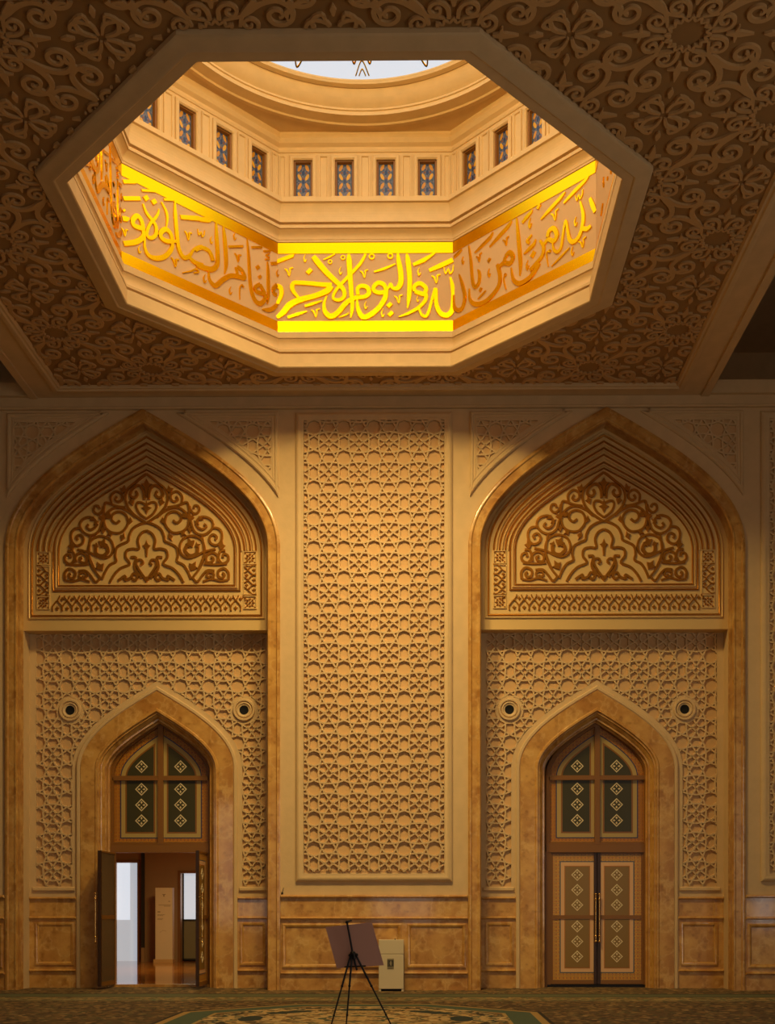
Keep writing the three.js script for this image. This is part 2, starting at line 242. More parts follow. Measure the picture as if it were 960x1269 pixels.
// ------------------------------------------------------------------ gold lettering of the drum, traced stroke by stroke in millimetres on each band
const SCRIPT = {
 far: [
  ['f', [], [-1573,13073], [-1346,13156], [-1248,13170], [-1274,13098], [-1573,12983]],
  ['i', [134], [-1072,13083]],
  ['v', [161], [-1355,12847]],
  ['s', [81,99,93,81,72,68,61,54,50,54,57,54,43], [-924,13118], [-844,13015], [-682,12826], [-467,12619], [-381,12511], [-377,12403], [-449,12344], [-539,12350], [-569,12404], [-503,12538], [-287,12770], [-90,12984], [8,13154]],
  ['s', [36,93,86,75,68,61,14], [-291,13155], [-287,13039], [-266,12716], [-243,12429], [-230,12268], [-237,12142], [-261,12017]],
  ['s', [54,72,72,79,82], [-1296,12623], [-1248,12653], [-987,12639], [-754,12615], [-592,12607]],
  ['s', [79,72,57,25], [-1292,12632], [-1296,12542], [-1239,12449], [-1122,12312]],
  ['s', [107,104,90,99,111,99,54], [-610,12592], [-682,12503], [-898,12415], [-1167,12344], [-1346,12255], [-1454,12130], [-1569,12032]],
  ['d', [143], [-996,12854]],
  ['l', [43,50,18], [-1077,12233], [-933,12275], [-763,12328]],
  ['l', [47,54,21], [-1379,12037], [-1203,12093], [-1032,12143]],
  ['v', [161], [-880,12113]],
  ['s', [21,50,75,97,90,82,75,72,79,75,72,64,61], [-682,12413], [-729,12288], [-718,12145], [-619,12051], [-494,12111], [-332,12295], [-180,12375], [-18,12396], [62,12455], [44,12550], [-54,12590], [-135,12545], [-126,12429]],
  ['s', [79,79,72,54], [-1573,12597], [-1504,12561], [-1494,12436], [-1565,12274]],
  ['l', [18,32,21], [-745,13056], [-646,13098], [-539,13157]],
  ['o', [93], [-625,13019]],
  ['o', [100], [-395,13093]],
  ['i', [134], [-440,12857]],
  ['v', [152], [-18,12804]],
  ['i', [134], [8,12240]],
  ['l', [18,29,18], [-467,12032], [-377,12062], [-291,12107]],
  ['s', [68,75,75,72,68,72,68], [380,12498], [331,12605], [233,12642], [152,12574], [164,12495], [268,12466], [372,12489]],
  ['s', [72,86,82,90,93,79,50,18], [372,12534], [349,12372], [251,12212], [107,12087], [-36,12034], [-117,12142], [-140,12267], [-144,12357]],
  ['s', [43,43,61,54,82,93,90,82,39], [358,12525], [412,12551], [451,12614], [487,12547], [577,12550], [631,12658], [627,12837], [595,13016], [577,13160]],
  ['s', [36,90,82,79,64,14], [735,13150], [761,13015], [788,12711], [781,12460], [767,12317], [749,12182]],
  ['s', [72,72,75,68,64], [1057,12449], [1075,12548], [967,12629], [869,12576], [878,12486]],
  ['s', [64,79,72,61,61,47,14], [878,12486], [1003,12444], [1075,12422], [1057,12315], [932,12190], [752,12093], [588,12034]],
  ['s', [29,47,57,50,47,61,72,82,90,82,79,72,32], [950,12190], [994,12082], [1070,12043], [1129,12136], [1200,12404], [1250,12529], [1258,12278], [1326,12108], [1442,12059], [1537,12143], [1562,12348], [1550,12563], [1508,12734]],
  ['l', [29,47,21], [152,12836], [340,12892], [537,12977]],
  ['l', [54,75,29], [846,12958], [1039,13041], [1236,13165]],
  ['l', [61,82,79], [1132,12856], [1362,12955], [1555,13043]],
  ['w', [179], [1483,12868]],
  ['o', [125], [116,13108]],
  ['o', [125], [444,13116]],
  ['d', [133], [430,12247]],
  ['d', [133], [451,12094]],
  ['i', [143], [308,12104]],
  ['v', [158], [591,12353]],
  ['v', [165], [1258,12708]],
  ['i', [143], [953,12835]],
  ['i', [107], [932,12352]],
 ],
 left: [
  ['l', [58,58], [-1529,13081], [-1303,13181]],
  ['l', [35,38], [-1195,13088], [-949,13184]],
  ['l', [61,61], [-1526,12814], [-1220,12947]],
  ['l', [35,38], [-782,13119], [-614,13189]],
  ['l', [64,74], [-464,12967], [-90,13100]],
  ['l', [70,74,19], [-101,13087], [89,13148], [157,13180]],
  ['d', [80], [-1512,12630]],
  ['l', [74,74,16], [-1540,12489], [-1466,12513], [-1420,12547]],
  ['v', [128], [-1499,12287]],
  ['s', [70,74,74,77,74,70,64], [-1164,12463], [-1199,12595], [-1277,12642], [-1355,12545], [-1338,12468], [-1242,12466], [-1171,12480]],
  ['s', [64,70,74,80,74], [-1260,12477], [-1167,12454], [-1172,12344], [-1303,12214], [-1518,12100]],
  ['d', [136], [-1111,13001]],
  ['d', [136], [-966,13005]],
  ['s', [26,51,58,61,61,58,54,51,48,48,38,16], [-1172,12883], [-1102,12759], [-997,12687], [-931,12614], [-931,12490], [-1005,12401], [-1085,12388], [-1097,12468], [-1032,12626], [-943,12749], [-890,12849], [-877,12924]],
  ['s', [64,70,74,74,70,70,64], [-614,12495], [-654,12612], [-746,12647], [-836,12560], [-836,12479], [-741,12459], [-625,12494]],
  ['s', [22,48,64,74,74,67,64,58], [-1132,12376], [-1136,12206], [-1067,12094], [-917,12105], [-755,12203], [-647,12348], [-619,12446], [-656,12525]],
  ['s', [22,48,45,19], [-831,13061], [-746,12957], [-715,12845], [-737,12679]],
  ['s', [22,64,67,70,74,64,48], [-574,13195], [-563,12972], [-537,12700], [-500,12447], [-417,12330], [-325,12359], [-250,12452]],
  ['l', [38,48], [-637,12493], [-537,12534]],
  ['s', [45,42,54,70], [-259,12441], [-203,12535], [-109,12613], [-33,12643]],
  ['s', [64,61,67,70], [-177,12537], [-44,12631], [108,12628], [185,12497]],
  ['s', [48,70,74], [-315,12387], [-194,12331], [-14,12338]],
  ['s', [80,83,80,74,70,67,32], [-158,12305], [13,12313], [166,12352], [267,12473], [275,12678], [255,12930], [244,13168]],
  ['s', [29,70,70,64,13], [390,13164], [419,12981], [443,12729], [449,12536], [415,12368]],
  ['s', [22,48,74,74,70,67,70,64,58], [93,12300], [112,12154], [228,12097], [380,12252], [537,12383], [717,12436], [834,12464], [777,12566], [677,12593]],
  ['s', [54,48], [657,12577], [687,12465]],
  ['v', [152], [-312,12721]],
  ['w', [144], [-56,12875]],
  ['i', [128], [-1234,12120]],
  ['v', [160], [-565,12177]],
  ['s', [13,26,26,29,22], [-427,12058], [-259,12154], [-166,12223], [-109,12197], [-203,12144]],
  ['i', [128], [147,12837]],
  ['i', [144], [13,12132]],
  ['i', [128], [627,13099]],
  ['l', [35,35], [502,12868], [801,12997]],
  ['l', [32,35], [984,13054], [1211,13147]],
  ['v', [152], [697,12757]],
  ['i', [136], [537,12129]],
  ['s', [10,19,26,22], [733,12047], [733,12236], [773,12317], [817,12285]],
  ['s', [16,51,61,70,74,67,64,61,58,64], [888,13165], [923,12855], [964,12373], [1052,12165], [1175,12144], [1273,12256], [1258,12334], [1093,12322], [1062,12386], [1165,12475]],
  ['l', [64,64], [1165,12475], [1273,12357]],
  ['d', [112], [1120,12758]],
  ['d', [96], [1165,12609]],
  ['s', [16,54,61,54,16], [1327,12941], [1342,12787], [1348,12553], [1348,12351], [1327,12192]],
  ['l', [29,29], [1244,13089], [1394,13151]],
  ['s', [22,26,22], [1373,13099], [1300,13039], [1373,13026]],
  ['l', [26,16], [1279,12960], [1373,12998]],
  ['s', [64,64,61,58], [1538,12609], [1462,12512], [1474,12433], [1534,12429]],
  ['s', [58,70,64,16], [1534,12252], [1436,12148], [1331,12089], [1211,12055]],
  ['l', [45,48], [1407,12937], [1538,12995]],
  ['i', [128], [1553,12826]],
 ],
 right: [
  ['l', [48,74,64], [1454,12809], [1501,12682], [1557,12545]],
  ['s', [22,61,67,70,64,58,42], [-1403,12725], [-1327,12511], [-1269,12270], [-1327,12108], [-1442,12109], [-1533,12219], [-1543,12408]],
  ['s', [22,54,58,61,61,58,48,16], [-1173,13136], [-1121,12831], [-1087,12501], [-1031,12362], [-941,12385], [-916,12500], [-934,12590], [-957,12632]],
  ['d', [96], [-896,12260]],
  ['l', [13,26,16], [-957,12121], [-863,12157], [-769,12195]],
  ['s', [19,51,74,80,77,74,70,64,48], [-1160,12379], [-1151,12200], [-1031,12063], [-807,12009], [-609,12068], [-467,12177], [-450,12333], [-489,12478], [-511,12544]],
  ['s', [58,67,74,77,74,70], [-467,12486], [-360,12508], [-221,12449], [-157,12523], [-231,12634], [-327,12600]],
  ['s', [54,64], [-327,12600], [-360,12508]],
  ['s', [26,67,70,64,13], [-73,13147], [-37,12795], [-3,12493], [11,12311], [-3,12148]],
  ['s', [19,58,80,80,74,67], [-193,12360], [-146,12140], [1,12019], [208,12033], [352,12127], [413,12197]],
  ['s', [70,67,64,61,38], [217,12149], [360,12219], [482,12295], [506,12427], [431,12560]],
  ['s', [48,64,74,77,74,70,64], [502,12452], [602,12505], [722,12432], [785,12499], [722,12637], [626,12636], [592,12548]],
  ['s', [22,45,54,48,42,38,51,64,74,67,64,64,26], [702,12416], [718,12301], [791,12224], [870,12262], [915,12460], [969,12661], [1016,12448], [1045,12325], [1116,12252], [1218,12271], [1294,12392], [1323,12593], [1262,12841]],
  ['l', [64,70,48], [1313,12384], [1398,12340], [1473,12362]],
  ['l', [16,51,54,13], [-1031,12952], [-840,13015], [-664,13073], [-602,13137]],
  ['l', [22,64,64,16], [-686,12915], [-467,13007], [-253,13095], [-178,13152]],
  ['l', [48,61,32], [47,13016], [188,13083], [270,13118]],
  ['l', [48,54,16], [-1533,13081], [-1419,13111], [-1334,13138]],
  ['l', [26,67,64,16], [451,12898], [642,12981], [860,13072], [962,13127]],
  ['l', [32,64,61,16], [928,12957], [1132,13044], [1341,13118], [1432,13160]],
  ['l', [58,58,16], [97,13058], [196,13095], [278,13139]],
  ['l', [13,32,16], [672,12034], [860,12111], [1045,12190]],
  ['s', [32,54,48], [260,12727], [157,12666], [208,12613]],
  ['s', [16,64,58,13], [84,12476], [208,12518], [301,12551], [342,12621]],
  ['d', [136], [282,12392]],
  ['v', [144], [-930,12828]],
  ['v', [144], [-312,12853]],
  ['i', [128], [-1315,12934]],
  ['i', [144], [-697,12471]],
  ['i', [144], [213,12921]],
  ['i', [144], [157,12252]],
  ['v', [176], [746,12839]],
  ['v', [160], [1307,12155]],
  ['i', [152], [221,12942]],
  ['i', [144], [1170,12552]],
  ['i', [144], [1103,12104]],
  ['i', [144], [165,12265]],
  ['w', [152], [1243,12941]],
  ['d', [112], [405,13131]],
  ['s', [13,22,16], [-338,12288], [-360,12216], [-312,12043]],
  ['o', [64], [-327,12292]],
  ['s', [19,26,13], [642,12301], [572,12290], [606,12057]],
  ['o', [64], [638,12302]],
  ['d', [96], [-697,12693]],
 ],
};

// ------------------------------------------------------------------ the hall: floor, walls, ceiling
const HC = 11.16;                                    // ceiling height
const carpetCanvas = (() => {
  const c = document.createElement('canvas'); c.width = 2048; c.height = 1024; const g = c.getContext('2d'), R = rng(77), S = 2048 / 18;
  const X = (x) => (x + 9) * S, Z = (z) => (z + 1) * S;                  // carpet metres: x -9..9, z -1..8
  g.fillStyle = '#5d4626'; g.fillRect(0, 0, 2048, 1024);
  const tones = ['#33240f', '#8a6a3a', '#a08250', '#463618', '#6b5a34', '#55502c', '#7a5b30'];
  for (let i = 0; i < 26000; i++) {                                       // leafy all-over pattern
    g.fillStyle = tones[Math.floor(R() * tones.length)]; const x = R() * 2048, y = R() * 1024, w = 4 + R() * 15, h = 3 + R() * 9;
    g.beginPath(); g.ellipse(x, y, w / 2, h / 2, R() * 6.28, 0, 6.3); g.fill();
  }
  const strip = (z0, z1, col) => { g.fillStyle = col; g.fillRect(0, Z(z0), 2048, (z1 - z0) * S); };
  strip(1.0, 1.12, '#2c2a18'); strip(1.12, 1.75, '#5b5d3d'); strip(1.75, 1.85, '#2b2a16'); strip(1.85, 2.6, '#8b7344');
  for (let i = 0; i < 1900; i++) { g.fillStyle = ['#6d5a30', '#a58a55', '#59482a', '#5e6a44'][Math.floor(R() * 4)]; g.beginPath(); g.ellipse(R() * 2048, Z(1.9 + R() * 0.65), 3 + R() * 8, 2 + R() * 4, R() * 6.28, 0, 6.3); g.fill(); }
  strip(2.6, 2.68, '#62664a');
  const oct = (r, col) => { g.fillStyle = col; g.beginPath(); for (let k = 0; k < 8; k++) { const a = (k + 0.5) * Math.PI / 4; g.lineTo(X(0.02 + r * Math.sin(a)), Z(5.9 - r * Math.cos(a))); } g.closePath(); g.fill(); };
  oct(2.86, '#2c2412'); oct(2.8, '#b08d4c'); oct(2.68, '#4f5f46'); oct(2.28, '#b39454'); oct(2.22, '#7c5a2c');
  for (let k = 0; k < 5200; k++) {                                        // scrolls of the medallion field, eight-fold
    const r = Math.sqrt(R()) * 2.05, a0 = R() * Math.PI / 4, w = 0.03 + R() * 0.1, h = 0.02 + R() * 0.05, t = R() * 3, col = ['#c7a566', '#3b3420', '#8d6c38', '#46583f', '#d1b57c'][Math.floor(R() * 5)];
    if (k > 650) break;
    for (let m = 0; m < 8; m++) for (const s of [1, -1]) { const a = m * Math.PI / 4 + s * a0; g.fillStyle = col; g.beginPath(); g.ellipse(X(0.02 + r * Math.sin(a)), Z(5.9 - r * Math.cos(a)), w * S, h * S, a + s * t, 0, 6.3); g.fill(); }
  }
  for (let m = 0; m < 8; m++) { const a = m * Math.PI / 4; g.fillStyle = '#2e3a30'; g.beginPath(); g.ellipse(X(0.02 + 1.45 * Math.sin(a)), Z(5.9 - 1.45 * Math.cos(a)), 0.42 * S, 0.16 * S, a, 0, 6.3); g.fill(); }
  const t = new THREE.CanvasTexture(c); t.colorSpace = THREE.SRGBColorSpace; t.magFilter = THREE.LinearFilter; return t;
})();
const pileBump = (() => { const N = 256, a = fbm(N, 64, 2, 3); return texture(N, (x, y, i) => { const v = a[i] * 255; return [v, v, v]; }, 4, false); })();
{
  const floor = thing('floor', 'patterned brown and green carpet covering the hall floor', 'floor', { kind: 'structure' });
  const g = new THREE.PlaneGeometry(18, 9); g.rotateX(-Math.PI / 2); g.translate(0, 0, 3.5);
  mesh('carpet_field', g, std({ map: carpetCanvas, roughness: 0.95, bumpMap: pileBump, bumpScale: 0.004 }), floor);
  const plain = std({ color: 0x5d4626, roughness: 0.95 });
  const under = mesh('carpet_surround', merged([box(-13, 13, -0.2, -0.002, -1.02, 26), box(-13, -9, -0.2, 0, -1, 26), box(9, 13, -0.2, 0, -1, 26), box(-9, 9, -0.2, 0, 8, 26)]), plain, floor);
}
// arches on the end wall
const ARCH = [
  { c: -4.365, inner: -4.24, door: -4.24, open: true, where: 'open doorway' },
  { c: 4.365, inner: 4.28, door: 4.33, open: false, where: 'closed patterned doors' },
];
const AW = 2.59, AYS = 8.35, AYA = 10.95;
{
  const holes = ARCH.map((a) => arch(a.c, AW - 0.02, AYS, AYA - 0.02, 0.001));
  const wall = thing('wall_back', 'cream plaster end wall with two tall pointed arch recesses', 'wall', { kind: 'structure' });
  // cut the arches out as notches that reach the floor
  const left = holes[0], right = holes[1];
  const path = [[-6.4, 14.6], [-6.4, 11.45], [-13, 11.45], [-13, 0], ...[...left].reverse().map(([x, y]) => [x, Math.max(y, 0)]), ...[...right].reverse().map(([x, y]) => [x, Math.max(y, 0)]), [13, 0], [13, 11.45], [6.2, 11.45], [6.2, 14.6]];
  mesh('plaster_face', slab(path, -0.32, 0), M.plaster, wall);
  // frieze and fillets under the ceiling
  const fr = mesh('frieze', merged([box(-13, 13, 10.985, 11.155, 0, 0.07), bevelBox(-13, 13, 10.94, 10.99, 0, 0.1, 0.03)]), M.plaster, wall);
  for (const s of [-1, 1]) mesh('frieze', box(s > 0 ? 6.25 : -13, s > 0 ? 13 : -6.45, 11.155, 11.4, 0, 0.16), M.plaster, wall);
}
struct('wall_left', box(-13.3, -13, 0, 14.6, -0.3, 26), M.plaster, 'plain cream side wall beyond the pier with the lattice panel', 'wall');
{ // side wall and rear wall with tall daylight windows, behind and beside the viewer
  const sideZ = [12.5, 19.5], rearX = [-7, 0, 7], hw = 1.3, y0 = 0.9, y1 = 6.2;
  const side = slab([[26, 0], [26, 14.6], [-0.3, 14.6], [-0.3, 0]], 0, 0.3, sideZ.map((z) => rect(z - hw, z + hw, y0, y1))); side.rotateY(-Math.PI / 2); side.translate(13.3, 0, 0);
  struct('wall_right', metric(side), M.plaster, 'cream side wall with tall daylight windows', 'wall');
  struct('wall_front', slab([[13.3, 0], [13.3, 14.6], [-13.3, 14.6], [-13.3, 0]], 26, 26.3, rearX.map((x) => rect(x - hw, x + hw, y0, y1))), M.plaster, 'cream wall with tall daylight windows opposite the doors', 'wall');
  const glass = std({ color: 0xe8eef5, roughness: 0.3, emissive: DAYLIGHT, emissiveIntensity: 0.8 });
  const frame = sweep(rect(-hw, hw, y0, y1), [[0, -0.1], [0, 0.04], [0.08, 0.04], [0.08, -0.1]]), bars = [box(-0.03, 0.03, y0, y1, 0, 0.04), box(-hw, hw, 3.0, 3.06, 0, 0.04), box(-hw, hw, 4.6, 4.66, 0, 0.04)];
  const win = (n, at, turn, label, to) => { const w = thing(`window_${n}`, label, 'window', { at, turn, kind: 'structure' }); mesh('window_frame', frame, M.wood, w); for (const b of bars) mesh('glazing_bar', b, M.wood, w); mesh('window_pane', box(-hw + 0.05, hw - 0.05, y0 + 0.05, y1 - 0.05, -0.06, -0.04), glass, w); areaLight(DAYLIGHT, DAY_NITS * (n < 7 ? 2.4 : 0.55), 2 * hw - 0.1, y1 - y0 - 0.1, to[0], to[1]); };
  sideZ.forEach((z, i) => win(5 + i, [13.1, 0, z], -Math.PI / 2, i ? 'tall daylight window in the side wall, nearer the rear wall' : 'tall daylight window in the side wall, nearer the lattice piers', [[12.95, 3.55, z], [0, 3.55, z]]));
  rearX.forEach((x, i) => win(7 + i, [x, 0, 26.1], Math.PI, ['tall rear wall window opposite the open doorway', 'tall rear wall window opposite the middle pier', 'tall rear wall window opposite the closed doors'][i], [[x, 3.55, 25.95], [x, 3.55, 0]]));
}

// ceiling of the dome bay with an octagonal opening
const K8 = Math.tan(Math.PI / 8);
const octPts = (A) => [[-K8, -1], [K8, -1], [1, -K8], [1, K8], [K8, 1], [-K8, 1], [-1, K8], [-1, -K8]].map(([x, z]) => [OX + A * x, ZC + A * z]);
const CEIL = { x0: OX - 5.67, x1: OX + 5.67, z0: 0.5, z1: 9.5 };
{
  const ceiling = thing('ceiling', 'tan ceiling of the dome bay covered in raised scrollwork', 'ceiling', { kind: 'structure' });
  const flip = (pts) => pts.map(([x, z]) => [x, -z]);
  const up = (g) => { g.rotateX(-Math.PI / 2); return g; };
  // ground of the scroll field, recessed a little
  const ground = slab(flip([[CEIL.x0 - 0.1, 0.4], [CEIL.x1 + 0.1, 0.4], [CEIL.x1 + 0.1, 9.6], [CEIL.x0 - 0.1, 9.6]]), HC + 0.03, HC + 0.3, [flip(octPts(3.8))]);
  mesh('scroll_ground', metric(up(ground)), M.ceilingGround, ceiling);
  // flat border beams
  const beams = [box(OX - 6.35, CEIL.x0 - 0.16, HC, HC + 0.3, 0, 26), box(CEIL.x1 + 0.16, OX + 6.35, HC, HC + 0.3, 0, 26), box(CEIL.x0 - 0.16, CEIL.x1 + 0.16, HC, HC + 0.3, 0, CEIL.z0 - 0.16), box(CEIL.x0 - 0.16, CEIL.x1 + 0.16, HC, HC + 0.3, CEIL.z1 + 0.16, 26)];
  mesh('flat_border', merged(beams), M.plaster, ceiling);
  // moulding round the scroll field: drawn in plan, hung from the ceiling
  const down = (g) => { g.rotateX(Math.PI / 2); g.translate(0, HC, 0); return g; };
  mesh('field_moulding', down(sweep([[CEIL.x1 + 0.17, CEIL.z0 - 0.17], [CEIL.x1 + 0.17, CEIL.z1 + 0.17], [CEIL.x0 - 0.17, CEIL.z1 + 0.17], [CEIL.x0 - 0.17, CEIL.z0 - 0.17]], [[0, 0], [0.0, 0.03], [0.05, 0.045], [0.09, 0.045], [0.11, 0.02], [0.15, 0.02], [0.18, -0.03]])), M.plaster, ceiling);
  for (const s of [-1, 1]) { const x = OX + s * 6.35; mesh('edge_moulding', merged([box(Math.min(x - s * 0.12, x + s * 0.02), Math.max(x - s * 0.12, x + s * 0.02), HC - 0.035, HC + 0.02, 0, 26)]), M.plaster, ceiling); mesh('beam_side', box(Math.min(x, x - s * 0.2), Math.max(x, x - s * 0.2), HC + 0.05, 14.4, 0, 26), M.plaster, ceiling); }
  // octagonal frame
  mesh('octagon_frame', down(sweep(octPts(4.04), [[0, -0.03], [0, 0.03], [0.03, 0.05], [0.16, 0.05], [0.2, 0.075], [0.22, 0.075], [0.24, 0.06], [0.37, 0.06], [0.385, 0.045], [0.385, -0.02]])), M.plaster, ceiling);
  // scrolls
  const keep = (x, z) => x > CEIL.x0 + 0.02 && x < CEIL.x1 - 0.02 && z > CEIL.z0 + 0.02 && z < CEIL.z1 - 0.02 && Math.max(Math.abs(x - OX), Math.abs(z - ZC), (Math.abs(x - OX) + Math.abs(z - ZC)) / Math.SQRT2) > 4.06;
  const curl = (cx, cy, r0, r1, a0, turns, n) => Array.from({ length: n + 1 }, (_, i) => { const t = i / n, q = a0 - t * turns * 2 * Math.PI, r = r0 + (r1 - r0) * Math.pow(t, 0.8); return [cx + r * Math.cos(q), cy + r * Math.sin(q)]; });
  const taper = (w0, w1, n) => Array.from({ length: n + 1 }, (_, i) => w0 + (w1 - w0) * i / n);
  const unit = [
    [[[0.1, 0.25], [0.33, 0.32], [0.52, 0.47], ...curl(0.70, 0.31, 0.205, 0.03, Math.PI / 2, 1.45, 13)], [0.03, 0.058, 0.08, ...taper(0.07, 0.04, 13)]],
    [[[0.05, 0.25], ...curl(0.185, 0.37, 0.125, 0.02, Math.PI, 1.35, 11)], [0.05, ...taper(0.052, 0.03, 11)]],
    [[[1.28, 0.05], [1.22, 0.2], [1.06, 0.24], [0.98, 0.13], [1.08, 0.09]], [0.03, 0.055, 0.052, 0.045, 0.03]],
    [[[0.86, 0.41], [0.95, 0.5], [1.06, 0.5]], [0.04, 0.07, 0.015]],
  ];
  const hub = [[Array.from({ length: 33 }, (_, i) => { const r = i % 2 ? 0.2 : 0.255, q = i / 32 * 2 * Math.PI; return [r * Math.cos(q), r * Math.sin(q)]; }), 0.035]];
  for (let i = -5; i <= 5; i++) for (let j = -5; j <= 5; j++) {
    if ((i + j) % 2) continue;
    const cx = 5.18 + (i - 4) * 1.3, cz = 5.04 + j * 1.3, list = [];
    const at = ([x, y]) => [cx + x, cz + y];
    for (const sx of [1, -1]) for (const sy of [1, -1]) for (const sw of [0, 1]) for (const [p, w] of unit) list.push([p.map(([x, y]) => at(sw ? [y * sx, x * sy] : [x * sx, y * sy])), w]);
    for (const [p, w] of hub) list.push([p.map(at), w]);
    for (let k = 0; k < 4; k++) { const a = k * Math.PI / 2, f = (r, s) => at([r * Math.cos(a) - s * Math.sin(a), r * Math.sin(a) + s * Math.cos(a)]); list.push([[f(0.42, 0), f(0.5, 0), f(0.58, 0), f(0.73, 0)], [0.03, 0.075, 0.09, 0.01]]); list.push([[f(0.54, -0.12), f(0.53, 0), f(0.54, 0.12)], [0.015, 0.06, 0.015]]); list.push([[f(0.84, 0), f(0.92, 0), f(1.0, 0)], [0.01, 0.08, 0.02]]); }
    const g = strokes(list, -0.03, 0.028, keep, 3, 0.12);
    if (g) mesh('scroll_motif', down(g), M.ceilingRelief, ceiling);
  }
}
// ceilings of the neighbouring bays, raised higher
for (const s of [-1, 1]) struct('ceiling_bay', box(s > 0 ? OX + 6.3 : -13.3, s > 0 ? 13.3 : OX - 6.3, 14.4, 14.6, -5.3, 26.3), M.plaster, s < 0 ? 'deep raised ceiling of the neighbouring bay, on the open doorway side' : 'deep raised ceiling of the neighbouring bay, on the closed doors side', 'ceiling');

// the raised bays run on over the end wall as deep lofts
for (const s of [-1, 1]) {
  const loft = thing('wall_loft', s < 0 ? 'deep unlit loft above the end wall, on the open doorway side' : 'deep unlit loft above the end wall, on the closed doors side', 'loft', { kind: 'structure' });
  const a = s > 0 ? 6.2 : -13, b = s > 0 ? 13 : -6.4;
  mesh('back', box(a, b, 11.25, 14.4, -5.3, -5), M.plaster, loft); mesh('ledge', box(a, b, 11.25, 11.45, -5, -0.32), M.plaster, loft);
  mesh('cheek', box(a - 0.3, a, 11.25, 14.4, -5.3, -0.32), M.plaster, loft); mesh('cheek', box(b, b + 0.3, 11.25, 14.4, -5.3, -0.32), M.plaster, loft);
}

// ------------------------------------------------------------------ octagonal drum and dome
const octSweep = (prof) => {
  const T = new Tris(), v = (k, [A, h]) => { const a = (k - 0.5) * Math.PI / 4, r = A / Math.cos(Math.PI / 8); return [OX + r * Math.sin(a), h, ZC - r * Math.cos(a)]; };
  for (let j = 0; j + 1 < prof.length; j++) for (let k = 0; k < 8; k++) T.quad(v(k, prof[j]), v(k + 1, prof[j]), v(k + 1, prof[j + 1]), v(k, prof[j + 1]));
  return T.geo();
};
const cove = (A0, h0, A1, h1, bulge, n = 7) => Array.from({ length: n + 1 }, (_, i) => { const t = i / n, s = Math.sin(t * Math.PI) * bulge; return [A0 + (A1 - A0) * t + s, h0 + (h1 - h0) * t]; });
const drum = thing('dome_drum', 'octagonal cream drum with stepped mouldings rising above the ceiling opening', 'dome drum', { kind: 'structure' });
mesh('lower_cornice', octSweep([[3.655, HC + 0.02], [3.655, HC + 0.18], [3.725, HC + 0.185], [3.725, HC + 0.22], [3.665, HC + 0.225], [3.665, HC + 0.265], ...cove(3.67, HC + 0.27, 3.735, HC + 0.49, 0.06, 10), [3.715, HC + 0.495], [3.715, HC + 0.6], [3.8, HC + 0.61]]), M.plaster, drum);
mesh('upper_cornice', octSweep([[3.79, 13.36], [3.745, 13.37], [3.745, 13.40], ...cove(3.735, 13.41, 3.65, 13.545, 0.03), [3.625, 13.55], [3.625, 13.60], [3.665, 13.605], [3.665, 13.635], [3.61, 13.64], ...cove(3.605, 13.645, 3.57, 13.95, 0.03), [3.53, 13.96], [3.53, 14.04], [3.80, 14.05]]), M.plaster, drum);
mesh('entablature', octSweep([[3.74, 14.90], [3.68, 14.92], [3.665, 14.95], [3.70, 14.955], [3.70, 15.02], [3.64, 15.06], [3.60, 15.12], [3.62, 15.20], [3.62, 15.24]]), M.plaster, drum);
{ // outer shell and soffit
  const shell = octSweep([[3.98, HC + 0.3], [3.98, 17.2]]);
  mesh('shell', shell, M.plaster, drum);
  const flip = octPts(3.8).map(([x, z]) => [x, -z]);
  const hole = circle(OX, -ZC, 3.22, 64);
  const s = slab(flip, 15.24, 15.3, [hole]); s.rotateX(-Math.PI / 2); mesh('soffit', metric(s), M.plaster, drum);
  const cap = slab(octPts(4.0).map(([x, z]) => [x, -z]), 17.2, 17.3); cap.rotateX(-Math.PI / 2); mesh('roof_cap', metric(cap), M.plaster, drum);
}
{
  const prof = [[3.5, 15.25], [3.5, 15.215], [3.42, 15.205], [3.4, 15.23], [3.2, 15.235], [3.2, 15.30], [3.175, 15.305], [3.175, 15.33], [3.18, 15.34], [3.14, 15.37], [3.06, 15.44], [3.02, 15.52], [3.0, 15.57], [2.985, 15.55], [2.9, 15.56], [2.88, 15.60], [2.92, 15.66]];
  const g = new THREE.LatheGeometry(prof.map(([r, h]) => new THREE.Vector2(r, h)), 96); g.translate(OX, 0, ZC);
  mesh('dome_ring', toCreasedNormals(metric(g), 0.5), new THREE.MeshStandardMaterial({ map: plasterMap, roughness: 0.7, side: THREE.DoubleSide }), drum);
}
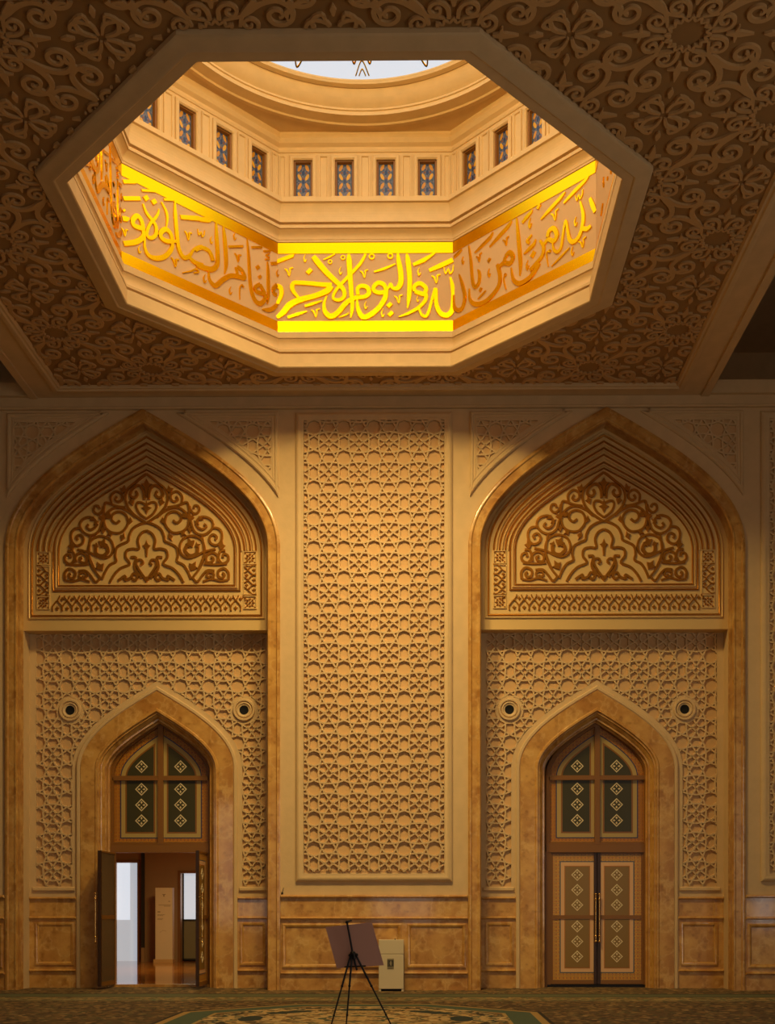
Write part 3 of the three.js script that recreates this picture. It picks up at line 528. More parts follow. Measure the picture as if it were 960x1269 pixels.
// the eight facets: lettered bands and window walls
const FACE = [0, 1, 2, 3, 4, 5, 6, 7].map((k) => { const a = k * Math.PI / 4; return { k, a, at: (A) => [OX + A * Math.sin(a), 0, ZC - A * Math.cos(a)], turn: -a }; });
const AB = 3.768, HB0 = 11.77, HB1 = 13.37, HALF = AB * K8;
const mark = {
  v: (x, y, s) => [[[[x - 0.5 * s, y + 0.32 * s], [x - 0.2 * s, y + 0.12 * s], [x + 0.02 * s, y - 0.5 * s], [x + 0.14 * s, y + 0.08 * s], [x + 0.1 * s, y + 0.34 * s], [x + 0.46 * s, y + 0.44 * s]], [0.12, 0.26, 0.1, 0.2, 0.2, 0.16].map((w) => w * s)]],
  i: (x, y, s) => [[[[x + 0.08 * s, y + 0.52 * s], [x - 0.14 * s, y + 0.05 * s], [x, y - 0.45 * s], [x + 0.22 * s, y - 0.12 * s]], [0.06, 0.2, 0.24, 0.1].map((w) => w * s)]],
  w: (x, y, s) => [[[[x - 0.5 * s, y + 0.24 * s], [x - 0.32 * s, y - 0.4 * s], [x - 0.04 * s, y + 0.1 * s], [x + 0.1 * s, y - 0.4 * s], [x + 0.38 * s, y - 0.1 * s], [x + 0.46 * s, y + 0.45 * s]], [0.1, 0.2, 0.16, 0.2, 0.18, 0.12].map((w) => w * s)]],
  o: (x, y, s) => [[circle(x, y, 0.34 * s, 10).concat([[x + 0.34 * s, y]]), 0.26 * s]],
};
function letter(e, z0, h) {
  const kind = e[0], pts = e.slice(2).map(([x, y]) => [x / 1000, y / 1000]), ws = e[1].map((w) => w / 1000 * ('sl'.includes(kind) ? 1.2 : 1));
  if (kind === 's') return ['letter_stroke', stroke(pts, ws, z0, h, { per: 5, inset: 0.16 })];
  if (kind === 'l') return ['vowel_bar', stroke(pts, ws, z0, h, { per: 2, inset: 0.16 })];
  if (kind === 'f') return ['vowel_bar', raised(pts, z0, h)];
  const [x, y] = pts[0], s = ws[0];
  if (kind === 'd') return ['dot', raised([[x + s * 0.52, y + s * 0.08], [x + s * 0.06, y + s * 0.5], [x - s * 0.52, y - s * 0.08], [x - s * 0.06, y - s * 0.5]], z0, h)];
  return ['vowel_mark', strokes(mark[kind](x, y, s), z0, h, null, 3)];
}
const SIDES = { 0: ['far', 'straight middle run of words'], 7: ['left', 'slanting run ending in long looped letters'], 1: ['right', 'slanting run with the tall single upright and hamza'], 6: ['left', 'steep run turning toward the viewer beyond the looped letters'], 2: ['right', 'steep run beyond the upright and hamza words'] };
const BANDLABEL = {
  0: 'tan drum band with bright gold Arabic lettering, square above the middle lattice panel', 7: 'tan drum band with gold Arabic lettering, above the open doorway arch',
  1: 'tan drum band with gold Arabic lettering, above the closed doors arch', 6: 'tan drum band with gold lettering seen edge on, on the open doorway side', 2: 'tan drum band with gold lettering almost edge on, on the closed doors side',
  3: 'blank tan drum band with gold strips, turned away beside the closed doors side', 4: 'blank tan drum band with gold strips opposite the lettered middle band', 5: 'blank tan drum band with gold strips, turned away beside the open doorway side',
};
for (const f of FACE) {
  const t = thing('calligraphy_band', BANDLABEL[f.k], 'calligraphy band', { at: f.at(AB), turn: f.turn, group: 'lettered bands of the dome drum' });
  mesh('band_ground', box(-HALF, HALF, HB0 - 0.03, HB1 + 0.03, -0.06, 0), M.band, t);
  mesh('gold_strip', box(-HALF + 0.006, HALF - 0.006, HB1 - 0.2, HB1 - 0.01, 0, 0.012), M.gold, t);
  mesh('gold_strip', box(-HALF + 0.006, HALF - 0.006, HB0 + 0.01, HB0 + 0.2, 0, 0.012), M.gold, t);
  const side = SIDES[f.k]; if (!side) continue;
  SCRIPT[side[0]].forEach((e, i) => { if (f.k === 2 && i % 4) return; const [n, g] = letter(e, 0, 0.022 + (i % 5) * 0.0008); mesh(n, g, M.gold, t); });
}
const stainedMap = (() => {
  const c = document.createElement('canvas'); c.width = 96; c.height = 192; const g = c.getContext('2d'), R = rng(5);
  g.fillStyle = '#4d5568'; g.fillRect(0, 0, 96, 192);
  for (let y = 0; y < 192; y += 8) for (let x = 0; x < 96; x += 8) { g.fillStyle = ['#5a6473', '#3d4759', '#6c6578', '#4f5c62', '#75687a'][Math.floor(R() * 5)]; g.fillRect(x, y, 7.2, 7.2); }
  for (let r = 0; r < 4; r++) for (const s of [-1, 1]) { g.fillStyle = r % 2 ? '#d8a11c' : '#c98a1e'; g.save(); g.translate(48 + s * 22, 24 + r * 48); g.rotate(s * (r % 2 ? 0.5 : -0.5)); g.beginPath(); g.ellipse(0, 0, 9, 19, 0, 0, 6.3); g.fill(); g.fillStyle = '#7c4a2a'; g.beginPath(); g.arc(-s * 17, 20, 6, 0, 6.3); g.fill(); g.restore(); }
  g.fillStyle = '#2c3c66'; for (let r = 0; r < 5; r++) { g.beginPath(); g.ellipse(48, 4 + r * 46, 8, 13, 0, 0, 6.3); g.fill(); }
  const t = new THREE.CanvasTexture(c); t.colorSpace = THREE.SRGBColorSpace; t.magFilter = THREE.LinearFilter; return t;
})();
M.stained = std({ map: stainedMap, roughness: 0.25 });
const AWIN = 3.70, WY0 = 14.12, WY1 = 14.80;
{
  const W = AWIN * K8, pitch = 0.735, cs = [-1.5, -0.5, 0.5, 1.5].map((q) => q * pitch), hw = 0.165;
  const wallG = slab(rect(-W, W, 14.03, 14.92), -0.12, 0, cs.map((x) => rect(x - hw, x + hw, WY0, WY1)));
  const trimG = merged([...cs.map((x) => sweep(rect(x - hw - 0.075, x + hw + 0.075, WY0 - 0.05, WY1 + 0.06), [[0, 0], [0, 0.03], [0.02, 0.045], [0.055, 0.045], [0.075, 0.02], [0.075, 0]]))]);
  const panelG = [-1, 0, 1].map((q) => sweep(rect(q * pitch - 0.09, q * pitch + 0.09, WY0 - 0.02, WY1 + 0.07), [[0, 0], [0, 0.025], [0.025, 0.025], [0.035, 0]])).concat([-1, 1].map((s) => sweep(rect(s * 2 * pitch * 0.99 - 0.07, s * 2 * pitch * 0.99 + 0.05, WY0 - 0.02, WY1 + 0.07), [[0, 0], [0, 0.02], [0.02, 0.02], [0.03, 0]])));
  const frameG = sweep(rect(-hw, hw, WY0, WY1), [[0, -0.09], [0, -0.02], [0.012, -0.015], [0.03, -0.02], [0.04, -0.08]]);
  const paneG = new THREE.PlaneGeometry(2 * hw - 0.04, WY1 - WY0 - 0.04); paneG.translate(0, (WY0 + WY1) / 2, -0.08);
  const winText = { 0: 'above the middle lettered band', 1: 'above the lettered band over the closed doors', 7: 'above the lettered band over the open doorway', 2: 'on the closed doors side of the drum', 6: 'on the open doorway side of the drum' };
  for (const f of FACE) {
    const t = new THREE.Group(); t.name = 'window_wall'; t.position.set(...f.at(AWIN)); t.rotation.y = f.turn; drum.add(t);
    mesh('wall_panel', wallG, M.plaster, t); mesh('window_surround', trimG, M.plaster, t); for (const g of panelG) mesh('panel_moulding', g, M.plaster, t);
    if (!winText[f.k]) { mesh('backing', box(-W, W, 14.03, 14.92, -0.16, -0.12), M.plaster, t); continue; }
    const [px, , pz] = f.at(AWIN);
    for (const x of cs) {
      const w = thing('window_drum', `small stained glass drum window in a wooden frame ${winText[f.k]}`, 'window', { at: [px + x * Math.cos(f.a), 0, pz + x * Math.sin(f.a)], turn: f.turn, group: `drum windows ${winText[f.k]}`, kind: 'structure' });
      mesh('window_frame', frameG, M.wood, w); mesh('pane', paneG, M.stained, w);
    }
  }
}
// luminous skylight: sixteen milky panes with gold tracery
{
  const sky = thing('skylight', 'round milky white skylight with gold tracery at the top of the dome', 'skylight', { at: [OX, 0, ZC] });
  const glow = std({ color: 0x6a6c72, roughness: 0.6, emissive: new THREE.Color().setRGB(0.86, 0.95, 1.08), emissiveIntensity: 0.7, side: THREE.DoubleSide });
  const hAt = (r) => 15.62 + 1.1 * (1 - (r / 2.92) ** 2);
  const prof = Array.from({ length: 9 }, (_, i) => { const r = 2.92 - i * 0.36; return new THREE.Vector2(Math.max(r, 0.02), hAt(Math.max(r, 0.02))); });
  for (let k = 0; k < 16; k++) { const g = new THREE.LatheGeometry(prof, 4, k * Math.PI / 8, Math.PI / 8); mesh('skylight_pane', g, glow, sky); }
  const rim = new THREE.TorusGeometry(2.9, 0.025, 8, 96); rim.rotateX(Math.PI / 2); rim.translate(0, 15.61, 0); mesh('rim', rim, M.plaster, sky);
  for (let k = 0; k < 16; k++) {
    const a = k * Math.PI / 8, list = k % 2 ? [[[[-0.09, 0.3], [-0.06, 0.14], [0, 0.02], [0.06, 0.14], [0.09, 0.3]], 0.024]] : [[[[-0.2, 0.5], [-0.17, 0.3], [-0.12, 0.16], [-0.05, 0.34], [0, 0.44], [0.05, 0.34], [0.12, 0.16], [0.17, 0.3], [0.2, 0.5]], 0.026], [[[-0.1, 0.02], [0, 0.2], [0.1, 0.02]], 0.018], [[[-0.05, 0.02], [0, 0.1], [0.05, 0.02]], 0.016]];
    const g = strokes(list, 0, 0.01, null, 5, 0.2), p = g.attributes.position;
    for (let i = 0; i < p.count; i++) { const r = 2.86 - p.getY(i), s = p.getX(i) * (r / 2.5), b = a + s / r; p.setXYZ(i, r * Math.sin(b), hAt(r) - 0.02 - p.getZ(i), -r * Math.cos(b)); }
    g.computeVertexNormals(); mesh('tracery', g, M.gold, sky);
  }
}
// flood lamps on the sill of the three facets that face the end wall, hidden from below by the near rim
for (const k of [3, 4, 5]) {
  const f = FACE[k], [x, , z] = f.at(3.42), y = 14.2;
  const lamp = thing('flood_light', ['slim brass flood lamp on the drum sill, closed doors side', 'slim brass flood lamp on the drum sill, opposite the lettered middle band', 'slim brass flood lamp on the drum sill, open doorway side'][k - 3], 'lamp', { at: [x, y, z], turn: f.turn, group: 'flood lamps inside the dome' });
  mesh('housing', box(-0.8, 0.8, -0.08, 0.5, -0.12, 0), M.brass, lamp); mesh('bracket', box(-0.05, 0.05, -0.18, -0.08, -0.16, -0.02), M.brass, lamp);
  mesh('glow_strip', box(-0.76, 0.76, -0.05, 0.46, 0, 0.01), std({ color: 0xffffff, emissive: LED_COLOR, emissiveIntensity: 1.2 }), lamp);
  const d = [Math.sin(f.a), -Math.cos(f.a)];
  spotLight(LED_COLOR, SPOT_CANDELA * (k === 4 ? 0.85 : 1.2), k === 4 ? 0.44 : 0.46, 1, [x - d[0] * 0.62, y + 0.3, z - d[1] * 0.62], [[-4.0, 4.9, 0], [0, 5.0, 0], [4.0, 4.9, 0]][k - 3], 32);
  areaLight(LED_COLOR, FLOOD_NITS / 5, 1.5, 0.5, [x - d[0] * 0.03, y + 0.2, z - d[1] * 0.03], [OX + (x - OX) * 0.1, 14.3, 0]);
  if (k === 4) spotLight(LED_COLOR, 185, 0.6, 1, [x - d[0] * 0.62, y + 0.3, z - d[1] * 0.62], [0, 0, 5], 32);
}

// ------------------------------------------------------------------ end wall: arches, tympana, alcoves
const TZ = -0.3, BZ = -0.66;                        // tympanum plane, alcove back
const TW = 2.267, TYS = 8.38, TYA = 10.64, TB = 7.07;
// carved scrollwork of the tympanum, one half, in units of 2.085 mm from the axis (x) and from the field's base (y)
const VINE = [
  [18, [490, 1160], [520, 1090], [560, 1030], [620, 995], [612, 940], [625, 870], [680, 835], [730, 810], [740, 760], [770, 700], [830, 660], [900, 636]],
  [18, [900, 645], [830, 600], [770, 550], [720, 480], [705, 400], [730, 330], [790, 280], [850, 230], [900, 195]],
  [18, [560, 1190], [600, 1120], [660, 1060], [745, 1020], [710, 960], [715, 900], [770, 880], [830, 880], [820, 800], [850, 740], [900, 715]],
  [16, [900, 605], [840, 560], [808, 500], [815, 460], [850, 455], [892, 475]],
  [20, [880, 430], [872, 350], [830, 300], [770, 330], [750, 390], [790, 412], [815, 380], [800, 352]],
  [17, [800, 590], [740, 540], [660, 505], [590, 512], [530, 560], [510, 620], [530, 690], [580, 728], [650, 735], [700, 700], [730, 640], [712, 570], [650, 540], [592, 562], [582, 612], [620, 645], [655, 620]],
  [17, [580, 470], [572, 400], [620, 355], [672, 382], [672, 430], [640, 450], [612, 430], [628, 400]],
  [17, [705, 502], [620, 488], [540, 458], [515, 475], [505, 560], [490, 640], [460, 720], [400, 755], [340, 740], [300, 700], [288, 650], [320, 605], [390, 590], [438, 630], [430, 680], [385, 705], [352, 680], [370, 655]],
  [17, [505, 490], [490, 535], [450, 562], [415, 530], [425, 490], [458, 488], [468, 515]],
  [18, [300, 692], [240, 697], [208, 740], [215, 810], [255, 850], [308, 832], [322, 785], [290, 752], [256, 772], [270, 800]],
  [17, [430, 1085], [385, 980], [365, 900], [380, 820], [430, 775], [500, 765], [570, 800], [595, 870], [570, 940], [510, 965], [440, 945], [380, 915], [265, 885]],
  [26, [432, 850], [440, 925], [500, 945], [545, 900], [530, 855], [500, 860]],
  [15, [388, 760], [376, 850], [372, 960], [412, 1060], [480, 1150]],
  [19, [175, 900], [222, 905], [240, 965], [205, 1018], [155, 995], [152, 945], [192, 930], [200, 965]],
  [19, [250, 1005], [248, 945], [300, 918], [350, 950], [345, 1005], [300, 1002], [285, 970], [310, 960]],
  [16, [160, 1020], [260, 1028], [372, 1020]],
  [19, [150, 1165], [148, 1100], [190, 1063], [242, 1090], [236, 1140], [200, 1150], [185, 1118], [205, 1105]],
  [17, [275, 1085], [340, 1082], [390, 1130], [435, 1185], [482, 1140]],
  [17, [290, 1155], [283, 1110], [330, 1098], [348, 1132], [322, 1146], [310, 1130]],
  [15, [150, 1168], [220, 1178], [300, 1160], [380, 1182]],
  [17, [900, 1165], [850, 1100], [810, 1030], [815, 990], [850, 983], [868, 1010], [846, 1030]],
  [20, [755, 960], [803, 962], [790, 1030], [806, 1085], [862, 1150]],
  [20, [640, 1172], [705, 1130], [700, 1165], [752, 1150], [780, 1110], [818, 1130], [800, 1168], [768, 1156]],
];
const LEAVES = [[760, 445, 40, 60, 0.3], [690, 335, 50, 60, -0.2], [480, 590, 30, 60, 0.5], [210, 850, 46, 70, 0.2], [500, 825, 60, 70, -0.4], [470, 1040, 60, 70, 0.5], [545, 575, 50, 50, 0.8], [745, 622, 50, 40, 1.4], [680, 770, 60, 36, 1.2], [560, 745, 40, 46, 2], [400, 600, 40, 40, 0.7], [500, 700, 34, 60, 0], [440, 640, 36, 44, -0.9], [430, 850, 44, 40, 1.2]];
const U = 0.002085, field = ([x, y]) => [(x - 900) * U, 7.763 + (1195 - y) * U];
const ogee = merged([stroke([[-0.088, -0.01], [-0.094, 0.07], [-0.05, 0.135], [0, 0.185], [0.05, 0.135], [0.094, 0.07], [0.088, -0.01]], 0.026, 0, 0.03, { per: 3 }), raised(leaf(0, 0.05, 0.085, 0.11), 0, 0.03), raised(leaf(0.095, 0.225, 0.08, 0.1), 0, 0.03), stroke([[0, 0.185], [0.04, 0.25], [0.05, 0.285]], 0.022, 0, 0.03, { per: 2 }), stroke([[0.19, 0.185], [0.15, 0.25], [0.14, 0.285]], 0.022, 0, 0.03, { per: 2 })]);
const rosette = merged(Array.from({ length: 8 }, (_, k) => raised(leaf(0.07 * Math.cos(k * Math.PI / 4), 0.07 * Math.sin(k * Math.PI / 4), 0.05, 0.075, k * Math.PI / 4 - Math.PI / 2), 0, 0.028)).concat([raised(circle(0, 0, 0.022, 10), 0, 0.035), ...[[1, 1], [1, -1], [-1, 1], [-1, -1]].map(([a, b]) => raised(circle(a * 0.09, b * 0.09, 0.018, 8), 0, 0.028))]));

for (const A of ARCH) {
  const c = A.c, w = A.where;
  // marble arch surround, floor to apex
  const sur = thing('arch_surround', `tall honey marble pointed arch surround framing the ${w}`, 'arch surround', { at: [c, 0, 0], kind: 'structure' });
  mesh('face_moulding', sweep(arch(0, AW, AYS, AYA, 0), [[-0.005, -0.02], [-0.005, 0.05], [0.02, 0.065], [0.05, 0.065], [0.07, 0.045], [0.17, 0.045], [0.19, 0.06], [0.215, 0.06], [0.235, 0.035]], false), M.marble, sur);
  mesh('intrados', sweep(arch(0, AW, AYS, AYA, 0), [[0.235, 0.035], [0.235, -0.14], [0.225, -0.15], [0.225, -0.34], [0.23, -0.36]], false), M.marble, sur);
  // tympanum
  const t = thing('tympanum', `gilded carved tympanum with scrolls filling the arch head above the ${w}`, 'tympanum', { at: [c, 0, TZ], group: 'carved tympana' });
  const full = arch(0, 2.38, AYS, 10.72, 6.86);
  mesh('board', slab(full, -0.14, 0), M.goldPaint, t);
  const ring = (d0, d1, y0, ww, ya, h, mat, name, closed = true) => mesh(name, sweep(arch(0, ww, TYS, ya, y0), [[d0, 0], [d0 + 0.006, h * 0.75], [(d0 + d1) / 2, h], [d1 - 0.006, h * 0.75], [d1, 0]], closed, false, 1.2), mat, t);
  ring(0, 0.036, TB, TW, TYA, 0.035, M.goldPaint, 'frame_ridge'); ring(0.052, 0.09, TB, TW, TYA, 0.035, M.bronze, 'frame_ridge');
  for (let k = 0; k < 5; k++) ring(0.155 + k * 0.055, 0.155 + k * 0.055 + 0.034, 8.37, TW, TYA, 0.04, k % 2 ? M.goldPaint : M.bronze, 'arch_ridge', false);
  ring(0.435, 0.465, 8.37, TW, TYA, 0.03, M.goldPaint, 'arch_ridge', false);
  ring(0, 0.032, 7.60, 1.80, 10.06, 0.04, M.bronze, 'field_frame'); ring(0.055, 0.085, 7.60, 1.80, 10.06, 0.04, M.goldPaint, 'field_frame'); ring(0.1, 0.13, 7.60, 1.80, 10.06, 0.04, M.bronze, 'field_frame');
  for (const sgn of [1, -1]) {
    VINE.forEach(([ww, ...p], n) => mesh('scroll', stroke(p.map(field).map(([x, y]) => [x * sgn, y]), ww * U * 1.4, 0, 0.026 + ((n * 5 + (sgn > 0 ? 3 : 0)) % 13) * 0.0006, { per: 5, inset: 0.22 }), M.bronze, t));
    for (const [x, y, a, b, r] of LEAVES) { const [fx, fy] = field([x, y]); mesh('leaf', raised(leaf(fx * sgn, fy, a * U * 1.6, b * U * 1.5, r * sgn), 0, 0.0365), M.bronze, t); }
  }
  for (const p of [[[900, 235], [925, 280], [952, 285], [922, 320], [906, 410], [894, 410], [878, 320], [848, 285], [875, 280]], [[900, 430], [918, 490], [950, 505], [920, 525], [900, 565], [880, 525], [850, 505], [882, 490]], [[900, 795], [918, 840], [938, 850], [915, 880], [908, 955], [892, 955], [885, 880], [862, 850], [882, 840]], [[900, 1192], [932, 1160], [900, 1130], [868, 1160]]]) mesh('fleuron', raised(p.map(field), 0, 0.03), M.bronze, t);
  // bottom band and side blocks
  for (let k = 0; k < 19; k++) { const m = mesh('ogee_motif', ogee, M.bronze, t); m.position.set(-1.71 + k * 0.19 - 0.0, 7.24, 0); }
  for (const s of [-1, 1]) {
    const x = s * 1.98;
    for (const [y, g] of [[7.385, rosette], [8.24, rosette]]) { mesh('block_frame', sweep(rect(x - 0.13, x + 0.13, y - 0.13, y + 0.13), [[0, 0], [0.005, 0.025], [0.018, 0.025], [0.022, 0]]), M.goldPaint, t); const m = mesh('rosette', g, M.bronze, t); m.position.set(x, y, 0); }
    mesh('block_frame', sweep(rect(x - 0.13, x + 0.13, 7.53, 8.1), [[0, 0], [0.005, 0.025], [0.018, 0.025], [0.022, 0]]), M.goldPaint, t);
    for (let k = 0; k < 3; k++) { const m = mesh('ogee_motif', ogee, M.bronze, t); m.rotation.z = s * Math.PI / 2; m.position.set(x + s * 0.115, 7.63 + k * 0.19 - (s < 0 ? 0.0 : 0), 0); m.scale.set(0.95, 0.8, 1); }
  }
  // alcove: side reveals, soffit, lattice back with an arch cut out
  const al = thing('alcove', `plaster alcove with star lattice back wall around the ${w}`, 'alcove', { kind: 'structure' });
  const L = c - 2.36, R = c + 2.36, ic = A.inner;
  mesh('reveal', box(L - 0.25, L, 0, 6.9, BZ - 0.1, -0.3), M.plaster, al); mesh('reveal', box(R, R + 0.25, 0, 6.9, BZ - 0.1, -0.3), M.plaster, al);
  mesh('soffit', box(L - 0.25, R + 0.25, 6.87, 7.1, BZ - 0.1, TZ - 0.14), M.plaster, al);
  mesh('upper_backing', box(L - 0.3, R + 0.3, 6.9, 11.1, TZ - 0.3, TZ - 0.14), M.plaster, al);
  const inner = arch(ic, 1.565, 4.25, 5.85, 0), cut = offset(inner, 0.06, false);
  const notch = (pts, x0, x1, y1) => [[x0, y1], [x0, 0], ...[...pts].reverse(), [x1, 0], [x1, y1]];
  mesh('ground', slab(notch(cut, L, R, 6.9), BZ - 0.08, BZ), M.latticeGround, al);
  // margin plate, raised to the face of the bars, with the lattice field left open
  const lo = 1.97, hi = 6.9, x0 = L + 0.13, x1 = R - 0.13, outerArch = offset(inner, -0.09, false);
  const vents = [[ic - 1.69, 5.39], [ic + 1.69, 5.39]];
  const keep = (x, y) => x > x0 && x < x1 && y > lo && y < hi && !inPoly(outerArch, x, y) && vents.every(([a, b]) => Math.hypot(x - a, y - b) > 0.25);
  const la = arch(ic, 1.655, 4.25, 5.955, lo);                    // lattice edge follows the arch
  const fieldL = [[x0, hi - 0.001], [x0, lo], ...[...la].reverse(), [x1, lo], [x1, hi - 0.001]];
  mesh('margin', slab([...notch(cut, L, R, 6.9)], BZ, BZ + 0.035, [fieldL]), M.plaster, al);
  mesh('star_lattice', lattice(x0, x1, lo, hi, 0.553, ic + (A.open ? -0.095 - 1.659 : -0.02), 6.42, keep, BZ, 0.04), M.plaster, al);
  for (const s of [-1, 1]) { const a = s < 0 ? x0 : la[0][0], b = s < 0 ? la[la.length - 1][0] : x1; mesh('lattice_sill', sweep(rect(a - 0.06, b + 0.06, lo - 0.09, lo - 0.02), [[0, BZ + 0.03], [0, BZ + 0.055], [0.012, BZ + 0.075], [0.03, BZ + 0.075]], true, true), M.plaster, al); }
  for (const [x, y] of vents) mesh('vent_pad', slab(circle(x, y, 0.275, 40), BZ, BZ + 0.036), M.plaster, al);
  // marble dado on both sides of the inner arch
  for (const s of [-1, 1]) {
    const a = s < 0 ? L : ic + 1.565, b = s < 0 ? ic - 1.565 : R, z = BZ + 0.04;
    const d = thing('marble_dado', s < 0 ? `honey marble dado panel in the alcove of the ${w}, on the jamb farther from the ${A.open ? 'white box' : 'next pier'}` : `honey marble dado panel in the alcove of the ${w}, on the jamb nearer to the ${A.open ? 'white box' : 'next pier'}`, 'dado', { kind: 'structure' });
    mesh('slab', box(a, b, 0, 1.73, BZ - 0.02, z), M.marble, d);
    mesh('top_rail', bevelBox(a, b, 1.715, 1.765, z, z + 0.05, 0.02), M.marble, d);
    mesh('middle_rail', bevelBox(a, b, 1.335, 1.385, z, z + 0.045, 0.02), M.marble, d);
    mesh('base_rail', bevelBox(a, b, 0.315, 0.36, z, z + 0.05, 0.02), M.marble, d);
    mesh('panel_moulding', sweep(rect(a + (s < 0 ? 0.12 : 0.05), b - (s < 0 ? 0.05 : 0.12), 0.44, 1.27), [[0, z], [0, z + 0.022], [0.02, z + 0.03], [0.05, z + 0.02], [0.065, z]]), M.marble, d);
  }
  // inner arch
  const ia = thing('door_arch', `honey marble pointed door arch with stepped mouldings around the ${w}`, 'door arch', { at: [ic, 0, 0], kind: 'structure' });
  const ap = arch(0, 1.565, 4.25, 5.85, 0);
  mesh('plaster_border', sweep(ap, [[0, BZ - 0.02], [0, BZ + 0.07], [0.02, BZ + 0.085], [0.06, BZ + 0.085], [0.085, BZ + 0.06], [0.085, BZ]], false), M.plaster, ia);
  mesh('marble_band', sweep(ap, [[0.085, BZ], [0.085, BZ + 0.085], [0.365, BZ + 0.085], [0.385, BZ + 0.105], [0.42, BZ + 0.105], [0.435, BZ + 0.06]], false), M.marble, ia);
  mesh('inner_moulding', sweep(ap, [[0.435, BZ + 0.06], [0.46, BZ + 0.06], [0.465, BZ + 0.02], [0.495, BZ], [0.525, BZ - 0.05], [0.555, BZ - 0.055], [0.56, BZ - 0.16], [0.585, BZ - 0.17], [0.585, BZ - 0.4]], false), M.marble, ia);
  // round air nozzles
  vents.forEach(([x, y], i) => {
    const n = thing('air_nozzle', i === (A.open ? 1 : 0) ? `round black-mouthed air nozzle over the ${w}, toward the middle pier` : `round black-mouthed air nozzle over the ${w}, away from the middle pier`, 'air vent', { at: [x, y, BZ + 0.036], group: 'air nozzles' });
    const lath = (p) => { const g = new THREE.LatheGeometry(p.map(([r, z]) => new THREE.Vector2(r, z)), 40); g.rotateX(Math.PI / 2); return toCreasedNormals(metric(g), 0.5); };
    const dm = std({ map: plasterMap, roughness: 0.6, side: THREE.DoubleSide });
    mesh('outer_ring', lath([[0.215, 0], [0.215, 0.03], [0.205, 0.042], [0.175, 0.042], [0.165, 0.02], [0.155, 0.005]]), dm, n);
    mesh('bowl', lath([[0.155, 0.005], [0.15, 0.03], [0.13, 0.035], [0.115, 0.02], [0.1, 0.012], [0.09, 0.012]]), dm, n);
    mesh('mouth', lath([[0.09, 0.012], [0.085, 0.018], [0.078, 0.014], [0.0005, 0.01]]), M.black, n);
  });
}
// ------------------------------------------------------------------ piers: lattice panels and marble dado
function pier(cx, which) {
  const p = thing('lattice_panel', which, 'lattice panel', { at: [cx, 0, 0], group: 'tall star lattice panels' });
  const x = 1.315, y0 = 2.24, y1 = 10.73;
  mesh('frame_moulding', sweep(rect(-1.475, 1.475, 2.04, 10.87), [[0, 0], [0, 0.03], [0.02, 0.055], [0.06, 0.075], [0.085, 0.075], [0.105, 0.062], [0.155, 0.062], [0.158, 0]]), M.plaster, p);
  mesh('ground', box(-x - 0.01, x + 0.01, y0 - 0.01, y1 + 0.01, 0, 0.008), M.latticeGround, p);
  mesh('star_lattice', lattice(-x, x, y0, y1, 0.5655, 0, 9.455, (a, b) => Math.abs(a) <= x && b >= y0 && b <= y1, 0.008, 0.045), M.plaster, p);
}
pier(0, 'tall cream star lattice panel on the pier between the two arches');
pier(8.73, 'cream star lattice panel on the pier beyond the closed doors arch');
pier(-8.73, 'cream star lattice panel on the pier beyond the open doorway arch');
for (const cx of [0, 8.73, -8.73]) {
  const d = thing('pier_dado', cx === 0 ? 'honey marble dado with three framed panels behind the easel' : cx > 0 ? 'honey marble dado under the lattice panel beyond the closed doors' : 'honey marble dado under the lattice panel beyond the open doorway', 'dado', { kind: 'structure', at: [cx, 0, 0] });
  const a = -1.765, b = 1.765, z = 0.03;
  mesh('slab', box(a, b, 0, 1.74, -0.01, z), M.marble, d);
  mesh('top_rail', bevelBox(a, b, 1.735, 1.79, 0, z + 0.05, 0.02), M.marble, d);
  mesh('middle_rail', bevelBox(a, b, 1.33, 1.38, z, z + 0.05, 0.02), M.marble, d);
  mesh('base_rail', bevelBox(a, b, 0.295, 0.345, z, z + 0.05, 0.02), M.marble, d);
  for (const [x0, x1] of [[-1.725, -0.62], [-0.51, 0.51], [0.62, 1.725]]) mesh('panel_moulding', sweep(rect(x0, x1, 0.42, 1.25), [[0, z], [0, z + 0.022], [0.02, z + 0.032], [0.055, z + 0.02], [0.07, z]]), M.marble, d);
}
